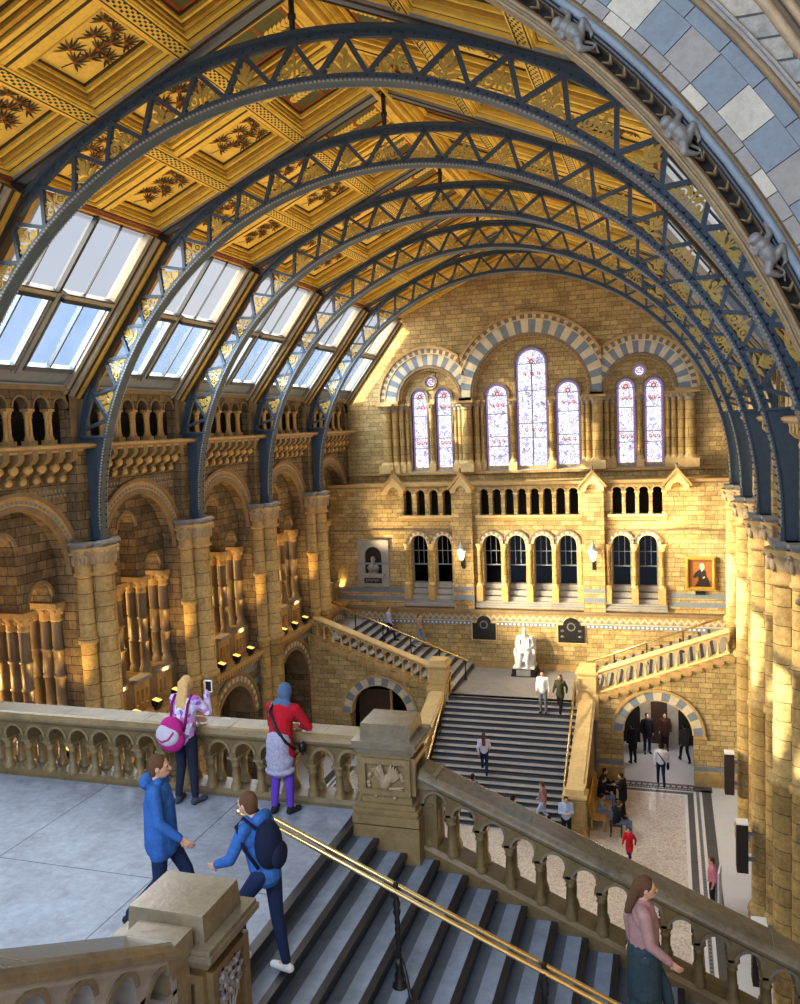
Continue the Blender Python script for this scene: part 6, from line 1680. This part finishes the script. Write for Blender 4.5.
# stone monkeys climbing the near arch
def monkey():
    t = thing('carved_monkey', 'grey carved stone monkey climbing the arch moulding, uppermost of the three', 'carving', (XC, YA, RZ), 'carved monkeys on the near arch')
    mb = MB(['carved_dk']); R = 8.06
    def P(r, tg, d): return (R + r * .8, d * .8, tg * .8)      # radial, along the arch, depth
    mb.ell(P(.0, .0, -.05), (.075, .085, .12), 14, 10); mb.ell(P(-.01, .10, -.07), (.07, .075, .075), 14, 10)
    mb.ell(P(-.035, .19, -.10), (.058, .062, .056), 14, 10); mb.ell(P(-.075, .19, -.125), (.03, .035, .026), 10, 8)
    for sg in (-1, 1): mb.ell(P(-.02 , .195, -.10 + sg * .06), (.018, .014, .02), 8, 6)
    mb.cone2(P(.03, .12, -.09), P(.11, .16, -.07), .035, .028, 10); mb.cone2(P(.11, .16, -.07), P(.13, .27, -.02), .028, .02, 10)
    mb.cone2(P(-.04, .12, -.09), P(-.10, .06, -.09), .033, .026, 10); mb.cone2(P(-.10, .06, -.09), P(-.10, .14, -.05), .026, .02, 10)
    mb.cone2(P(.03, -.08, -.07), P(.14, -.02, -.10), .045, .034, 10); mb.cone2(P(.14, -.02, -.10), P(.12, -.15, -.05), .034, .022, 10)
    mb.cone2(P(-.03, -.09, -.07), P(-.09, -.18, -.09), .043, .033, 10); mb.cone2(P(-.09, -.18, -.09), P(-.02, -.26, -.05), .033, .022, 10)
    for a, b in ((P(.13, .27, -.02), P(.12, .31, -.02)), (P(-.10, .14, -.05), P(-.08, .18, -.04)), (P(.12, -.15, -.05), P(.09, -.19, -.05)), (P(-.02, -.26, -.05), P(.02, -.29, -.04))):
        for k in (-1, 0, 1): mb.cone2(Vector(a) + Vector((.01 * k, 0, 0)), Vector(b) + Vector((.016 * k, 0, 0)), .011, .008, 6)
    mb.cone2(P(.0, -.12, .0), P(.06, -.24, .02), .02, .014, 8); mb.cone2(P(.06, -.24, .02), P(.02, -.34, .03), .014, .01, 8)
    blob('monkey_body', t, mb, .008, 2)
    t.rotation_euler = (0, -math.radians(46.7), 0); return t
mk = monkey()
for a, lb in ((37.3, 'grey carved stone monkey climbing the arch moulding, middle of the three'), (28.3, 'grey carved stone monkey climbing the arch moulding, lowest of the three')):
    d = dup(mk, (XC, YA, RZ), lb); d.rotation_euler = (0, -math.radians(a), 0)
# ------------------------------------------------------------------ light and camera
w = bpy.data.worlds.new('sky'); SC.world = w; w.use_nodes = True
t = w.node_tree; t.nodes.clear()
out = t.nodes.new('ShaderNodeOutputWorld'); bg = t.nodes.new('ShaderNodeBackground')
tc = t.nodes.new('ShaderNodeTexCoord'); sx = t.nodes.new('ShaderNodeSeparateXYZ'); link(t, tc.outputs['Generated'], sx.inputs[0])
n = noise(t, 2.2, 6, .6, tc.outputs['Generated'])
c = ramp(t, sx.outputs[2], [(.0, (.62, .72, .90)), (.35, (.34, .52, .88)), (.9, (.20, .36, .78))])
c = mixc(t, ramp(t, n, [(.45, (0, 0, 0)), (.62, (1, 1, 1))]), c, (.95, .96, 1.))
link(t, c, bg.inputs[0]); bg.inputs[1].default_value = 1.0; link(t, bg.outputs[0], out.inputs[0])

def lamp(name, typ, loc, energy, col, **kw):
    l = bpy.data.lights.new(name, typ); l.energy = energy; l.color = col
    o = bpy.data.objects.new(name, l); COL.objects.link(o); o.location = (loc[0], loc[1], loc[2] + Z0)
    for k, v in kw.items():
        if k != 'aim': setattr(l, k, v)
    if 'aim' in kw:
        d = Vector(kw['aim']) - Vector(loc); o.rotation_euler = d.to_track_quat('-Z', 'Y').to_euler()
    return o
# sunshine slanting in through the skylights of the shaded side
sun = lamp('sun', 'SUN', (-30, 0, 30), SUN_E, (1., .83, .52), angle=.01)
sun.rotation_euler = Vector(SUN_D).to_track_quat('-Z', 'Y').to_euler()
WARM = (1., .74, .38)
# daylight through the long skylights on each side
for sg, e in ((1, DAY_L), (-1, DAY_R)):
    c = (-15.5, 27.4, 4.48); n_ = (QN[0], 0, QN[1])
    if sg < 0: c = (2 * XC + 15.5, 27.4, 4.48); n_ = (-QN[0], 0, QN[1])
    o = lamp('skylight_daylight', 'AREA', c, e, (1., .95, .86), shape='RECTANGLE', size=5.2, size_y=33.)
    z = -Vector(n_); y = Vector((0, 1, 0)); x = y.cross(z); o.matrix_world = Matrix(((x.x, y.x, z.x, c[0]), (x.y, y.y, z.y, c[1]), (x.z, y.z, z.z, c[2] + Z0), (0, 0, 0, 1)))
for k in range(0, 6):
    yc = RY[0] + B * (k - .5)
    # floodlights on the shaded ledge and assumed ones opposite: at the vault, and close up the arches
    lamp('flood_and_fill_beam', 'SPOT', (-14.2, yc, -6.5), FLOOD_L, WARM, spot_size=1.7, spot_blend=.8, shadow_soft_size=.15, aim=(-3, yc + .6, 7.0))
    lamp('flood_and_fill_beam', 'SPOT', (2 * XC + 14.2, yc, -6.5), FLOOD_R, WARM, spot_size=1.7, spot_blend=.8, shadow_soft_size=.15, aim=(-9.5, yc + .6, 7.0))
    for q in (-.95, .95):
        lamp('flood_and_fill_beam', 'SPOT', (-15.56, yc + q * 1.2, -7.9), ARCH, (1., .60, .18), spot_size=1.2, spot_blend=.6, shadow_soft_size=.08, aim=(-15.62, yc + q * 1.5, -2.5))
    lamp('assumed_gallery_lamp', 'POINT', (-17.7, yc, -6.2), GAL, (1., .62, .20), shadow_soft_size=.2)  # assumed lamps inside the galleries, no fixtures built
    lamp('assumed_gallery_lamp', 'POINT', (2 * XC + 17.7, yc, -6.2), GAL, (1., .62, .20), shadow_soft_size=.2)
for k in (2, 3, 4):      # added fill spots without fixtures, thrown across at the golden columns and end wall
    lamp('flood_and_fill_beam', 'SPOT', (-14.2, RY[0] + B * (k - .5), -6.8), CROSS_FILL, (1., .82, .50), spot_size=1.0, spot_blend=.9, shadow_soft_size=.2, aim=(1.0, RY[0] + B * (k + .9), -7.0))
lamp('flood_and_fill_beam', 'SPOT', (-12.5, 31.5, -6.5), CROSS_FILL * .6, (1., .82, .50), spot_size=1.1, spot_blend=.9, shadow_soft_size=.2, aim=(-1.5, 39, -8.2))  # one more added fill spot, hung free in the hall, for the end wall
# added cool fill behind the viewer for near arch and landing, no windows built
lamp('added_front_fill', 'AREA', (-5, -2.8, 4.0), FRONT_FILL, (.72, .84, 1.), shape='RECTANGLE', size=13., size_y=6., aim=(-5, 8, 0.5))
lamp('assumed_passage_lamp', 'POINT', (-.5, 37.4, -12.4), 55, (1., .90, .92), shadow_soft_size=.2)  # assumed lamp in the doorway passage, no fixture built
for x in (-9.28, -3.24): lamp('lantern_lamp', 'POINT', (x, YL - .95, -6.1), 60, (1., .7, .35), shadow_soft_size=.15)

cd = bpy.data.cameras.new('camera'); cam = bpy.data.objects.new('camera', cd); COL.objects.link(cam)
cd.sensor_fit = 'HORIZONTAL'; cd.sensor_width = 36.; cd.lens = 853.5 / 800 * 36; cd.clip_start = .05; cd.clip_end = 300
yaw, pitch, roll = .3055, -.089, -.0408
cy_, sy_, cp_, sp_ = math.cos(yaw), math.sin(yaw), math.cos(pitch), math.sin(pitch)
fwd = Vector((-sy_ * cp_, cy_ * cp_, sp_)); right = Vector((cy_, sy_, 0)); upv = right.cross(fwd)
r_ = right * math.cos(roll) + upv * math.sin(roll); u_ = upv * math.cos(roll) - right * math.sin(roll)
cam.matrix_world = Matrix(((r_.x, u_.x, -fwd.x, 0), (r_.y, u_.y, -fwd.y, 0), (r_.z, u_.z, -fwd.z, Z0), (0, 0, 0, 1)))
SC.camera = cam
SC.view_settings.view_transform = 'Standard'; SC.view_settings.look = 'None'; SC.view_settings.gamma = 1.; SC.view_settings.exposure = EXPO
SC.view_settings.use_curve_mapping = False
SC.cycles.use_denoising = True
SC.cycles.max_bounces = 7; SC.cycles.diffuse_bounces = 4; SC.cycles.glossy_bounces = 3; SC.cycles.transparent_max_bounces = 12
SC.cycles.sample_clamp_indirect = 6.; SC.cycles.caustics_reflective = False; SC.cycles.caustics_refractive = False
